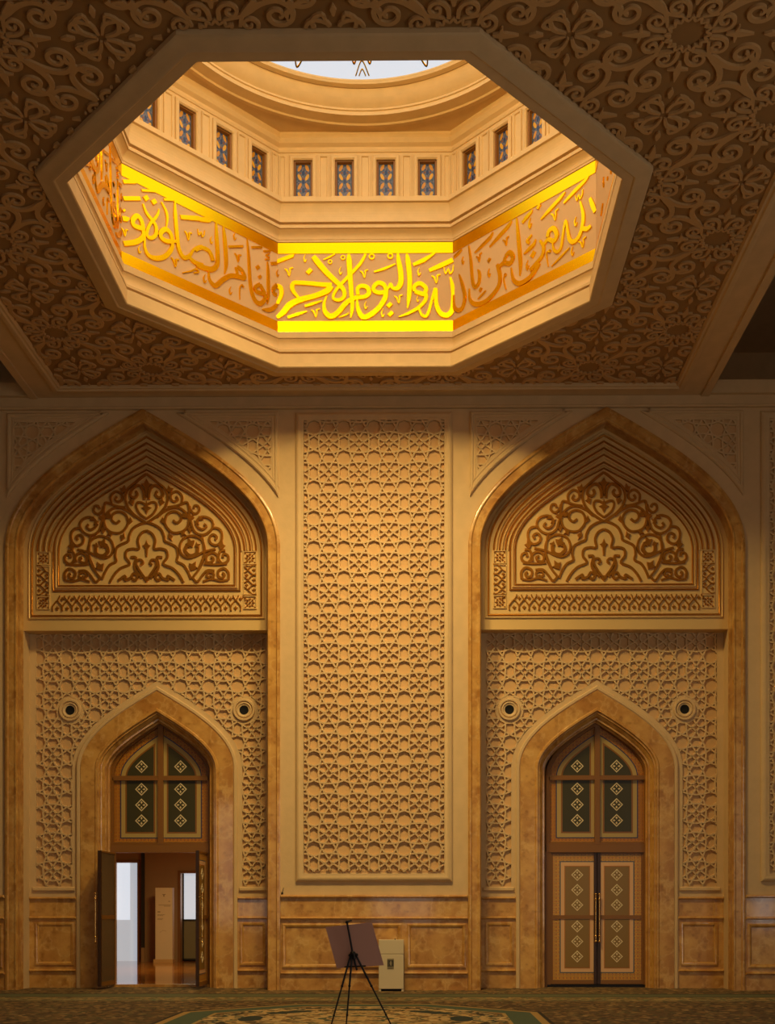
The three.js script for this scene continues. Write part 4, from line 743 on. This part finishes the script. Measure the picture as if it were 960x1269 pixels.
// spandrels beside each arch head
for (const A of ARCH) for (const s of [-1, 1]) {
  const A0 = arch(0, AW, AYS, AYA, 0), edge = (d) => offset(A0, d, false).filter(([x, y]) => x > 0 && y > 8);
  const clip = (d, xm, ym) => { const pts = edge(d).filter(([x, y]) => x < xm && y < ym); const e = edge(d); const at = (f) => { for (let i = 0; i + 1 < e.length; i++) { const u = f(e[i]), v = f(e[i + 1]); if (u * v <= 0 && u !== v) { const k = u / (u - v); return [e[i][0] + (e[i + 1][0] - e[i][0]) * k, e[i][1] + (e[i + 1][1] - e[i][1]) * k]; } } return e[e.length - 1]; }; const lo = at(([x]) => x - xm), hi = at(([, y]) => y - ym); const mid = pts.filter(([x, y]) => y > lo[1] + 0.02 && y < hi[1] - 0.02); return [[xm, ym], hi, ...mid.reverse(), lo]; };
  const mirror = (pts) => (s > 0 ? pts : pts.map(([x, y]) => [-x, y]).reverse());
  const outer = mirror(clip(-0.27, 2.55, 10.87)), hole = mirror(clip(-0.44, 2.42, 10.71));
  const near = (A.c < 0) === (s > 0);
  const p = thing('spandrel_panel', `triangular star lattice spandrel over the ${A.where}, ${near ? 'beside the middle pier' : 'on the far shoulder of the arch'}`, 'spandrel panel', { at: [A.c, 0, 0], group: 'spandrel lattice panels' });
  const ccw = (q) => (THREE.ShapeUtils.area(q.map(([x, y]) => new THREE.Vector2(x, y))) > 0 ? q : [...q].reverse());
  mesh('margin', slab(ccw(outer), 0, 0.035, [ccw(hole)]), M.plaster, p);
  mesh('edge_moulding', sweep(ccw(outer), [[-0.015, 0], [-0.015, 0.03], [0.01, 0.055], [0.045, 0.055], [0.06, 0.036]]), M.plaster, p);
  mesh('inner_moulding', sweep(ccw(outer), [[0.09, 0.035], [0.095, 0.045], [0.11, 0.045], [0.115, 0.035]]), M.plaster, p);
  mesh('ground', slab(ccw(hole), 0, 0.006), M.latticeGround, p);
  const hp = offset(ccw(hole), -0.03); const g = lattice(-2.6, 2.6, 9.2, 10.9, 0.555, s * 2.08, 10.53, (x, y) => inPoly(hp, x, y), 0.006, 0.034);
  mesh('star_lattice', g, M.plaster, p);
}

// ------------------------------------------------------------------ doors and fanlights
const borderMap = (() => {
  const c = document.createElement('canvas'); c.width = 64; c.height = 64; const g = c.getContext('2d');
  g.fillStyle = '#d69a34'; g.fillRect(0, 0, 64, 64);
  for (const [x, y] of [[16, 16], [48, 16], [16, 48], [48, 48]]) { g.fillStyle = '#6b6a3a'; g.beginPath(); g.ellipse(x, y, 6, 11, 0, 0, 6.3); g.fill(); g.fillStyle = '#a5502c'; g.beginPath(); g.ellipse(x, y, 11, 5, 0, 0, 6.3); g.fill(); g.fillStyle = '#e2b45e'; g.beginPath(); g.arc(x, y, 3, 0, 6.3); g.fill(); }
  g.strokeStyle = '#4d5a4a'; g.lineWidth = 2; g.strokeRect(1, 1, 31, 31); g.strokeRect(33, 33, 31, 31);
  const t = new THREE.CanvasTexture(c); t.colorSpace = THREE.SRGBColorSpace; t.wrapS = t.wrapT = THREE.RepeatWrapping; t.magFilter = THREE.LinearFilter; t.repeat.set(7, 7); return t;
})();
const D = {
  border: std({ map: borderMap, roughness: 0.3 }), borderDark: std({ map: borderMap, color: 0xe6d08a, roughness: 0.35 }),
  blue: std({ color: 0x4d5d66, roughness: 0.3 }), blueDark: std({ color: 0x233058, roughness: 0.3 }),
  cream: std({ color: 0xe0b27e, roughness: 0.35 }), creamDark: std({ color: 0xb59a56, roughness: 0.3 }),
  ochre: std({ color: 0xb8701f, roughness: 0.35 }), ochreDark: std({ color: 0x8c5a1a, roughness: 0.3 }),
  olive: std({ color: 0x8a6a28, roughness: 0.3 }), oliveDark: std({ color: 0x3d3814, roughness: 0.4 }),
  back: std({ color: 0x4d4632, roughness: 0.12 }), line: std({ color: 0xe6d3a4, roughness: 0.4 }), spot: std({ color: 0xa3641f, roughness: 0.4 }),
};
const DIAMOND_RING = sweep([[0.085, 0], [0, 0.085], [-0.085, 0], [0, -0.085]], [[0, 0], [0.002, 0.003], [0.012, 0.003], [0.013, 0]]);
const DIAMOND_PETALS = merged([[1, 0], [-1, 0], [0, 1], [0, -1]].map(([x, y]) => raised([[x * 0.012 + y * 0.001, y * 0.012 - x * 0.001], [x * 0.034 - y * 0.014, y * 0.034 + x * 0.014], [x * 0.052, y * 0.052], [x * 0.034 + y * 0.014, y * 0.034 - x * 0.014]], 0, 0.003)));
function diamond(parent, x, y, z, k = 1) { const r = mesh('diamond', DIAMOND_RING, D.line, parent), q = mesh('petal_cross', DIAMOND_PETALS, D.line, parent); for (const m of [r, q]) { m.position.set(x, y, z); m.scale.setScalar(k); } }
// one glazed panel of a leaf: x from hinge (0) to meeting stile (w)
function glazed(parent, x0, x1, y0, y1, edges, z, diamonds) {      // edges: which sides carry the ornamental border [hinge, meeting, bottom, top]
  const step = (d) => rect(x0 + d * edges[0], x1 - d * edges[1], y0 + d * edges[2], y1 - d * edges[3]);
  const [h, m, b, t] = edges;
  const inset = (bd, cr) => rect(x0 + (h ? bd : 0) + cr * 1, x1 - (m ? bd : 0) - cr * 1, y0 + (b ? bd : 0) + (b ? cr : 0), y1 - (t ? bd : 0) - (t ? cr : 0));
  mesh('border_pane', slab(rect(x0, x1, y0, y1), z - 0.012, z), D.border, parent);
  mesh('back_pane', slab(rect(x0, x1, y0, y1), z - 0.02, z - 0.012), D.back, parent);
  mesh('blue_line', slab(inset(0.135, 0), z, z + 0.002), D.blue, parent);
  mesh('cream_band', slab(inset(0.155, 0.0), z + 0.002, z + 0.004), D.cream, parent);
  mesh('ochre_line', slab(inset(0.155, 0.07), z + 0.004, z + 0.006), D.ochre, parent);
  mesh('olive_field', slab(inset(0.155, 0.085), z + 0.006, z + 0.008), D.olive, parent);
  const q = inset(0.155, 0.085), cx = (q[0][0] + q[2][0]) / 2;
  for (const y of diamonds) diamond(parent, cx, y, z + 0.008, 1.4);
}
function leaf_(parent, sign, w, h) {                                // sign +1: opens from x = 0 toward +x
  const L = new THREE.Group(); L.name = 'leaf'; parent.add(L);
  const S = (a, b) => (sign > 0 ? [a, b] : [-b, -a]), put = (n, a, b, y0, y1, z0, z1, m) => { const [p, q] = S(a, b); mesh(n, box(p, q, y0, y1, z0, z1), m, L); };
  put('hinge_stile', 0, 0.045, 0.06, h, -0.025, 0.025, M.wood); put('meeting_stile', w - 0.06, w, 0.06, h, -0.03, 0.03, M.darkWood);
  put('top_rail', 0.045, w - 0.06, h - 0.03, h, -0.025, 0.025, M.wood); put('bottom_rail', 0.045, w - 0.06, 0.06, 0.14, -0.025, 0.025, M.wood); put('middle_rail', 0.045, w - 0.06, 1.335, 1.41, -0.028, 0.028, M.wood);
  const [x0, x1] = S(0.045, w - 0.06), e = sign > 0 ? [1, 0] : [0, 1];
  const panes = new THREE.Group(); panes.name = 'pane'; L.add(panes); 
  for (const side of [1]) {
    glazed(L, x0, x1, 1.41, h - 0.03, [...e, 0, 1], 0.008, [1.56, 1.855, 2.15].map((y) => y + 0.05));
    glazed(L, x0, x1, 0.14, 1.335, [...e, 1, 0], 0.008, [0.60, 0.895, 1.19]);
  }
  L.remove(panes);
  const hx = sign * (w - 0.03);
  const bar = new THREE.CylinderGeometry(0.014, 0.014, 0.95, 12); bar.translate(hx, 1.36, 0.085);
  const knobs = [0.9, 1.0, 1.72, 1.82].map((y) => { const s = new THREE.SphereGeometry(0.024, 12, 8); s.translate(hx, y, 0.085); return s; });
  const posts = [0.97, 1.75].map((y) => { const s = new THREE.CylinderGeometry(0.011, 0.011, 0.07, 10); s.rotateX(Math.PI / 2); s.translate(hx, y, 0.055); return s; });
  mesh('handle', merged([bar, ...knobs, ...posts]), M.brass, L);
  return L;
}
const DZ = -0.95, DW = 0.98;
ARCH.forEach((A, n) => {
  const c = A.door;
  const d = thing(`door_${n + 1}`, A.open ? 'wooden double door standing open onto a bright corridor' : 'closed wooden double doors with patterned panes and diamond rows', 'door', { at: [c, 0, DZ], kind: 'structure' });
  mesh('jamb', box(-DW - 0.04, -DW + 0.07, 0, 2.66, -0.05, 0.05), M.wood, d); mesh('jamb', box(DW - 0.07, DW + 0.04, 0, 2.66, -0.05, 0.05), M.wood, d);
  mesh('lintel', box(-DW - 0.02, DW + 0.02, 2.64, 2.79, -0.06, 0.06), M.wood, d);
  mesh('threshold', box(-DW, DW, 0, 0.05, -0.08, 0.06), A.open ? M.marble : M.darkMetal, d);
  const w = DW - 0.07 - 0.006, l = leaf_(d, 1, w, 2.635), r = leaf_(d, -1, w, 2.635);
  l.position.set(-DW + 0.07, 0, 0.0); r.position.set(DW - 0.07, 0, 0.0);
  if (A.open) { l.rotation.y = -1.62; r.rotation.y = 1.56; l.position.z = r.position.z = 0.03; }
  // fanlight
  const f = thing(`window_${n + 1}`, A.open ? 'dark pointed fanlight with diamond rows above the open doorway' : 'dark green pointed fanlight with diamond rows above the closed doors', 'fanlight', { at: [c, 0, DZ], kind: 'structure' });
  const fa = arch(0, DW, 4.12, 5.2, 2.79, 20);
  mesh('window_frame', sweep(fa, [[-0.03, -0.05], [-0.03, 0.04], [0.0, 0.05], [0.05, 0.05], [0.06, 0.02], [0.06, -0.04]], true), M.wood, f);
  mesh('mullion', box(-0.052, 0.052, 2.8, 5.16, -0.03, 0.055), M.wood, f);
  mesh('transom', box(-DW + 0.03, DW - 0.03, 4.06, 4.15, -0.03, 0.05), M.wood, f);
  // half panes, layer by layer: inset d from arch and bottom, e from the mullion
  const half = (dd, e, db) => { const q = offset(fa, dd, true).map(([x, y]) => [x, y]); const pts = q.filter(([x]) => x > e); const b = 2.79 + db; const right = pts.filter(([, y]) => y > b + 0.02); const top = (() => { for (let i = 0; i + 1 < q.length; i++) if (q[i][0] >= e && q[i + 1][0] < e) { const k = (q[i][0] - e) / (q[i][0] - q[i + 1][0]); return [e, q[i][1] + (q[i + 1][1] - q[i][1]) * k]; } return [e, 5]; })(); return [[e, b], [right[0][0], b], ...right, top]; };
  for (const s of [1, -1]) {
    const flip = (p) => (s > 0 ? p : p.map(([x, y]) => [-x, y]).reverse());
    const layer = (name, dd, e, db, z0, z1, m) => mesh(name, slab(flip(half(dd, e, db)), z0, z1), m, f);
    layer('border_pane', 0.05, 0.045, 0.01, -0.02, -0.008, D.borderDark);
    layer('blue_line', 0.175, 0.045, 0.13, -0.008, -0.006, D.blueDark);
    layer('cream_band', 0.195, 0.047, 0.15, -0.006, -0.004, D.creamDark);
    layer('ochre_line', 0.275, 0.115, 0.23, -0.004, -0.002, D.ochreDark);
    layer('green_field', 0.305, 0.145, 0.26, -0.002, 0, D.oliveDark);
    for (const y of [3.27, 3.58, 3.89, 4.335]) diamond(f, s * 0.385, y, 0, 1.5);
  }
});
// ------------------------------------------------------------------ behind the doors
struct('wall_vestibule', box(2.6, 6.1, 0, 6.9, -1.5, -1.3), M.plaster, 'plain wall closing the space behind the closed doors', 'wall');
{
  const stone = std({ color: 0xa9825a, roughness: 0.6 });
  const fm = std({ map: marbleMap, color: 0xd9b48e, roughness: 0.08 });
  const fl = struct('floor_corridor', box(-11, -2, -0.2, 0, -16, -1.0), fm, 'polished beige stone floor of the corridor beyond the open door', 'floor');
  struct('ceiling_corridor', box(-11, -2, 3.7, 3.9, -16, -1.3), M.plaster, 'corridor ceiling beyond the open door', 'ceiling');
  struct('wall_corridor_left', box(-11.2, -11, 0, 3.9, -16, -1.3), stone, 'brown corridor wall beyond the open door, on the outer side', 'wall');
  struct('wall_corridor_right', box(-2, -1.8, 0, 3.9, -16, -1.3), stone, 'brown corridor wall beyond the open door, on the inner side', 'wall');
  // wall of the hall seen from the corridor
  const c = ARCH[0].door;
  struct('wall_corridor_front', merged([box(-11.2, c - 0.98, 0, 6.9, -1.3, -1.05), box(c + 0.98, -1.8, 0, 6.9, -1.3, -1.05), box(c - 0.98, c + 0.98, 2.8, 6.9, -1.3, -1.05)]), M.plaster, 'wall between the hall and the corridor around the open door', 'wall');
  const z = -13;
  const wall = thing('wall_corridor_back', 'brown stone corridor wall pierced by two daylight openings', 'wall', { kind: 'structure' });
  mesh('pier', box(-11, -8.42, 0, 3.7, z - 0.4, z), stone, wall); mesh('pier', box(-7.72, -6.42, 0, 3.7, z - 0.4, z), stone, wall); mesh('pier', box(-5.8, -2, 0, 3.7, z - 0.4, z), stone, wall);
  mesh('head', box(-8.42, -7.72, 2.98, 3.7, z - 0.4, z), stone, wall); mesh('head', box(-6.42, -5.8, 2.66, 3.7, z - 0.4, z), stone, wall);
  const dark = std({ color: 0x2b2622, roughness: 0.5 });
  const frm = (x0, x1, y1, g) => merged([box(x0 - 0.08, x0, 0, y1 + 0.08, z, z + 0.06), box(x1, x1 + 0.08, 0, y1 + 0.08, z, z + 0.06), box(x0, x1, y1, y1 + 0.08, z, z + 0.06)]);
  mesh('door_casing', frm(-8.42, -7.72, 2.98), std({ color: 0x8a5a30, roughness: 0.8 }), wall); mesh('door_casing', frm(-6.42, -5.8, 2.66), std({ color: 0x8a5a30, roughness: 0.8 }), wall);
  const day = (k) => std({ color: 0xdfe6f2, emissive: new THREE.Color().setRGB(0.78, 0.88, 1.0), emissiveIntensity: k, roughness: 0.4 });
  const w1 = thing('window_3', 'tall bright daylight opening in the corridor beyond the open door', 'window', { kind: 'structure' });
  mesh('pane', box(-8.42, -8.02, 1.25, 2.98, z - 0.3, z - 0.28), day(0.75), w1); mesh('pane', box(-8.02, -7.72, 0, 2.98, z - 0.3, z - 0.28), day(0.45), w1); mesh('pane', box(-8.42, -8.02, 0, 1.25, z - 0.3, z - 0.28), day(0.42), w1);
  const w2 = thing('window_4', 'corridor window with bright upper pane over a grey-green glass panel', 'window', { kind: 'structure' });
  mesh('pane', box(-6.42, -5.8, 1.27, 2.66, z - 0.3, z - 0.28), day(0.55), w2); mesh('lower_panel', box(-6.42, -5.8, 0.08, 1.22, z - 0.3, z - 0.27), std({ color: 0x8d8468, roughness: 0.2 }), w2); mesh('sill_bar', box(-6.42, -5.8, 1.22, 1.27, z - 0.3, z - 0.24), dark, w2); mesh('sill_bar', box(-6.42, -5.8, 0.03, 0.08, z - 0.3, z - 0.24), dark, w2); mesh('frame_bar', box(-6.42, -6.38, 0.03, 2.66, z - 0.3, z - 0.24), dark, w2);
  const DAY = new THREE.Color().setRGB(0.80, 0.89, 1.0);
  areaLight(DAY, 0.75, 0.4, 1.72, [-8.22, 2.115, z - 0.26], [-8.22, 2.115, 0]);
  areaLight(DAY, 0.6, 0.6, 1.38, [-6.11, 1.965, z - 0.22], [-6.11, 1.965, 0]);
  const lampAt = [-5, 3.66, -6];
  const cl = thing('corridor_light', 'warm ceiling light panel in the corridor beyond the open door', 'lamp'); mesh('light_panel', box(-5.4, -4.6, 3.64, 3.695, -8.4, -7.6), std({ color: 0xffffff, emissive: LED_COLOR, emissiveIntensity: 1.5 }), cl);
  areaLight(LED_COLOR, 60, 0.8, 0.8, [-5, 3.63, -8], [-5.0001, 0, -8]);
  const post = thing('standing_post', 'thin dark upright strip beside the bright corridor opening', 'post', { at: [-7.5, 0, z + 0.25] });
  mesh('shaft', box(-0.05, 0.05, 0.42, 3.6, -0.03, 0.03), dark, post); mesh('foot', box(-0.05, 0.05, 0, 0.42, -0.03, 0.03), stone, post); mesh('cap', box(-0.06, 0.06, 3.6, 3.7, -0.04, 0.04), dark, post);
  // information pillar
  const c2 = document.createElement('canvas'); c2.width = 128; c2.height = 512; const g = c2.getContext('2d'), R = rng(9);
  g.fillStyle = '#e9d2b4'; g.fillRect(0, 0, 128, 512); g.fillStyle = '#9a7c60';
  g.fillRect(52, 42, 26, 4); g.fillRect(60, 46, 8, 14); g.fillRect(100, 92, 12, 5); g.fillRect(22, 120, 96, 3); g.fillRect(64, 128, 50, 3); g.fillRect(14, 168, 22, 6);
  for (const [y, w] of [[190, 60], [197, 40], [218, 44], [226, 34]]) { let x = 14; while (x < 14 + w) { const q = 3 + R() * 7; g.fillRect(x, y, q, 3); x += q + 2; } }
  g.strokeStyle = '#b9976f'; g.lineWidth = 2; g.beginPath(); g.moveTo(30, 322); g.lineTo(56, 306); g.lineTo(84, 312); g.stroke();
  const tx = new THREE.CanvasTexture(c2); tx.colorSpace = THREE.SRGBColorSpace; tx.magFilter = THREE.LinearFilter;
  const st = thing('information_pillar', 'pale upright information pillar with small text in the corridor', 'sign pillar', { at: [-6.72, 0, -12.2] });
  mesh('base', box(-0.3, 0.27, 0, 0.1, -0.16, 0.16), std({ color: 0xd8ae78, roughness: 0.3 }), st);
  mesh('body', box(-0.25, 0.25, 0.1, 2.2, -0.12, 0.12), std({ color: 0xe6cdb0, roughness: 0.85 }), st);
  const face = new THREE.PlaneGeometry(0.48, 2.06); face.translate(0, 1.15, 0.122); mesh('printed_face', face, std({ map: tx, roughness: 0.4 }), st);
}
// ------------------------------------------------------------------ easel, board, white box
const rod = (a, b, r, n = 12) => { const A = new THREE.Vector3(...a), B = new THREE.Vector3(...b), g = new THREE.CylinderGeometry(r, r, A.distanceTo(B), n); g.applyQuaternion(new THREE.Quaternion().setFromUnitVectors(new THREE.Vector3(0, 1, 0), B.clone().sub(A).normalize())); const m = A.add(B).multiplyScalar(0.5); g.translate(m.x, m.y, m.z); return g; };
const blob = (p, r) => { const g = new THREE.SphereGeometry(r, 14, 10); g.translate(...p); return g; };
{
  const O = [0.155, 0, 8.7], e = thing('easel', 'black folding tripod easel standing on the carpet', 'easel', { at: O });
  const hub = [0, 0.985, 0], top = [-0.064, 1.345, 0.03];
  mesh('mast', merged([rod(hub, top, 0.011), rod([0.045, 0.80, -0.015], hub, 0.011)]), M.darkMetal, e);
  mesh('top_clip', merged([blob(top, 0.02), rod([top[0] - 0.005, top[1] + 0.005, 0.03], [top[0] + 0.05, top[1] + 0.018, 0.0], 0.009)]), M.darkMetal, e);
  mesh('hub', merged([blob([0, 0.985, 0], 0.034), blob([-0.03, 0.97, 0.005], 0.02), blob([0.04, 0.975, 0.005], 0.02), rod([0.01, 0.985, 0.02], [0.02, 0.93, 0.03], 0.016)]), M.darkMetal, e);
  const legs = [[[-0.025, 0.97, 0], [-0.285, 0.012, 0.12]], [[-0.008, 0.97, 0.01], [-0.085, 0.012, 0.06]], [[0.035, 0.97, 0], [0.52, 0.012, 0.0]]];
  for (const [a, b] of legs) {
    const P = (t) => a.map((v, i) => v + (b[i] - v) * t);
    mesh('leg', merged([rod(a, P(0.36), 0.0115), rod(P(0.36), P(0.7), 0.0095), rod(P(0.7), b, 0.008), blob(P(0.36), 0.016), blob(P(0.7), 0.014), blob(b, 0.012)]), M.darkMetal, e);
  }
  mesh('tray', merged([rod([-0.09, 0.838, -0.01], [0.14, 0.848, -0.01], 0.009), rod([-0.09, 0.838, -0.01], [-0.09, 0.84, -0.06], 0.008), rod([0.14, 0.848, -0.01], [0.14, 0.85, -0.06], 0.008)]), M.darkMetal, e);
  // board, leaning on the easel
  const bp = [[-0.156, 1.288], [-0.028, 0.823], [0.505, 0.855], [0.369, 1.343]].map(([x, y]) => [x - 0.155, y]);
  const bd = thing('display_board', 'plain mauve-brown display board tilted on the black easel', 'board', { at: [O[0], 0, O[2]] });
  const g = slab(bp, -0.045, -0.02); mesh('panel', g, std({ color: 0xc4927c, roughness: 0.7 }), bd);
  mesh('front_sheet', slab(offset(bp, 0.01), -0.048, -0.0455), std({ color: 0xcbb89c, roughness: 0.6 }), bd);
}
{
  const b = thing('white_box', 'upright cream cabinet with a small dark emblem against the marble dado', 'cabinet', { at: [0.333, 0, 0] });
  const cream = std({ color: 0xd9c7a0, roughness: 0.55 });
  mesh('base', box(-0.19, 0.19, 0, 0.045, 0.1, 0.33), M.black, b);
  mesh('feet', merged([box(-0.232, -0.19, 0, 0.05, 0.09, 0.34), box(0.19, 0.232, 0, 0.05, 0.09, 0.34)]), cream, b);
  mesh('body', merged([bevelBox(-0.232, 0.232, 0.045, 0.685, 0.085, 0.35, 0.006), box(-0.232, 0.232, 0.05, 0.955, 0.085, 0.335)]), cream, b);
  mesh('top_drawer', bevelBox(-0.232, 0.232, 0.693, 0.957, 0.32, 0.35, 0.006), cream, b);
  mesh('latch', box(0.06, 0.085, 0.955, 0.975, 0.3, 0.33), M.darkMetal, b);
  const em = mesh('emblem_plate', bevelBox(-0.075, 0.05, 0.41, 0.61, 0.35, 0.356, 0.003), std({ color: 0x9a8a66, roughness: 0.5 }), b);
  mesh('emblem_frame', sweep(rect(-0.07, 0.045, 0.46, 0.585), [[0, 0.356], [0.002, 0.36], [0.014, 0.36], [0.016, 0.356]]), std({ color: 0x4a4230, roughness: 0.5 }), em);
  mesh('emblem_mark', merged([raised([[0.03, 0.475], [0.03, 0.57], [0.0, 0.57], [0.012, 0.522], [0.0, 0.475]], 0.356, 0.003), raised([[-0.05, 0.475], [-0.01, 0.475], [-0.03, 0.522], [-0.01, 0.57], [-0.05, 0.57]], 0.356, 0.003)]), std({ color: 0x3f3a2c, roughness: 0.5 }), em);
  mesh('caption', merged([box(-0.06, 0.035, 0.435, 0.441, 0.356, 0.357), box(-0.05, 0.025, 0.42, 0.426, 0.356, 0.357)]), std({ color: 0x4a4230 }), em);
}
{
  const h = thing('wall_hook', 'tiny dark hook with loose wire above the dado of the middle pier', 'hook', { at: [-1.73, 1.79, 0] });
  mesh('plug', blob([0, 0.035, 0.02], 0.022), M.darkMetal, h); mesh('wire', rod([0, 0.05, 0.02], [0.028, 0.14, 0.02], 0.005, 8), M.darkMetal, h);
}
scene.updateMatrixWorld(true);
renderer.render(scene, camera);
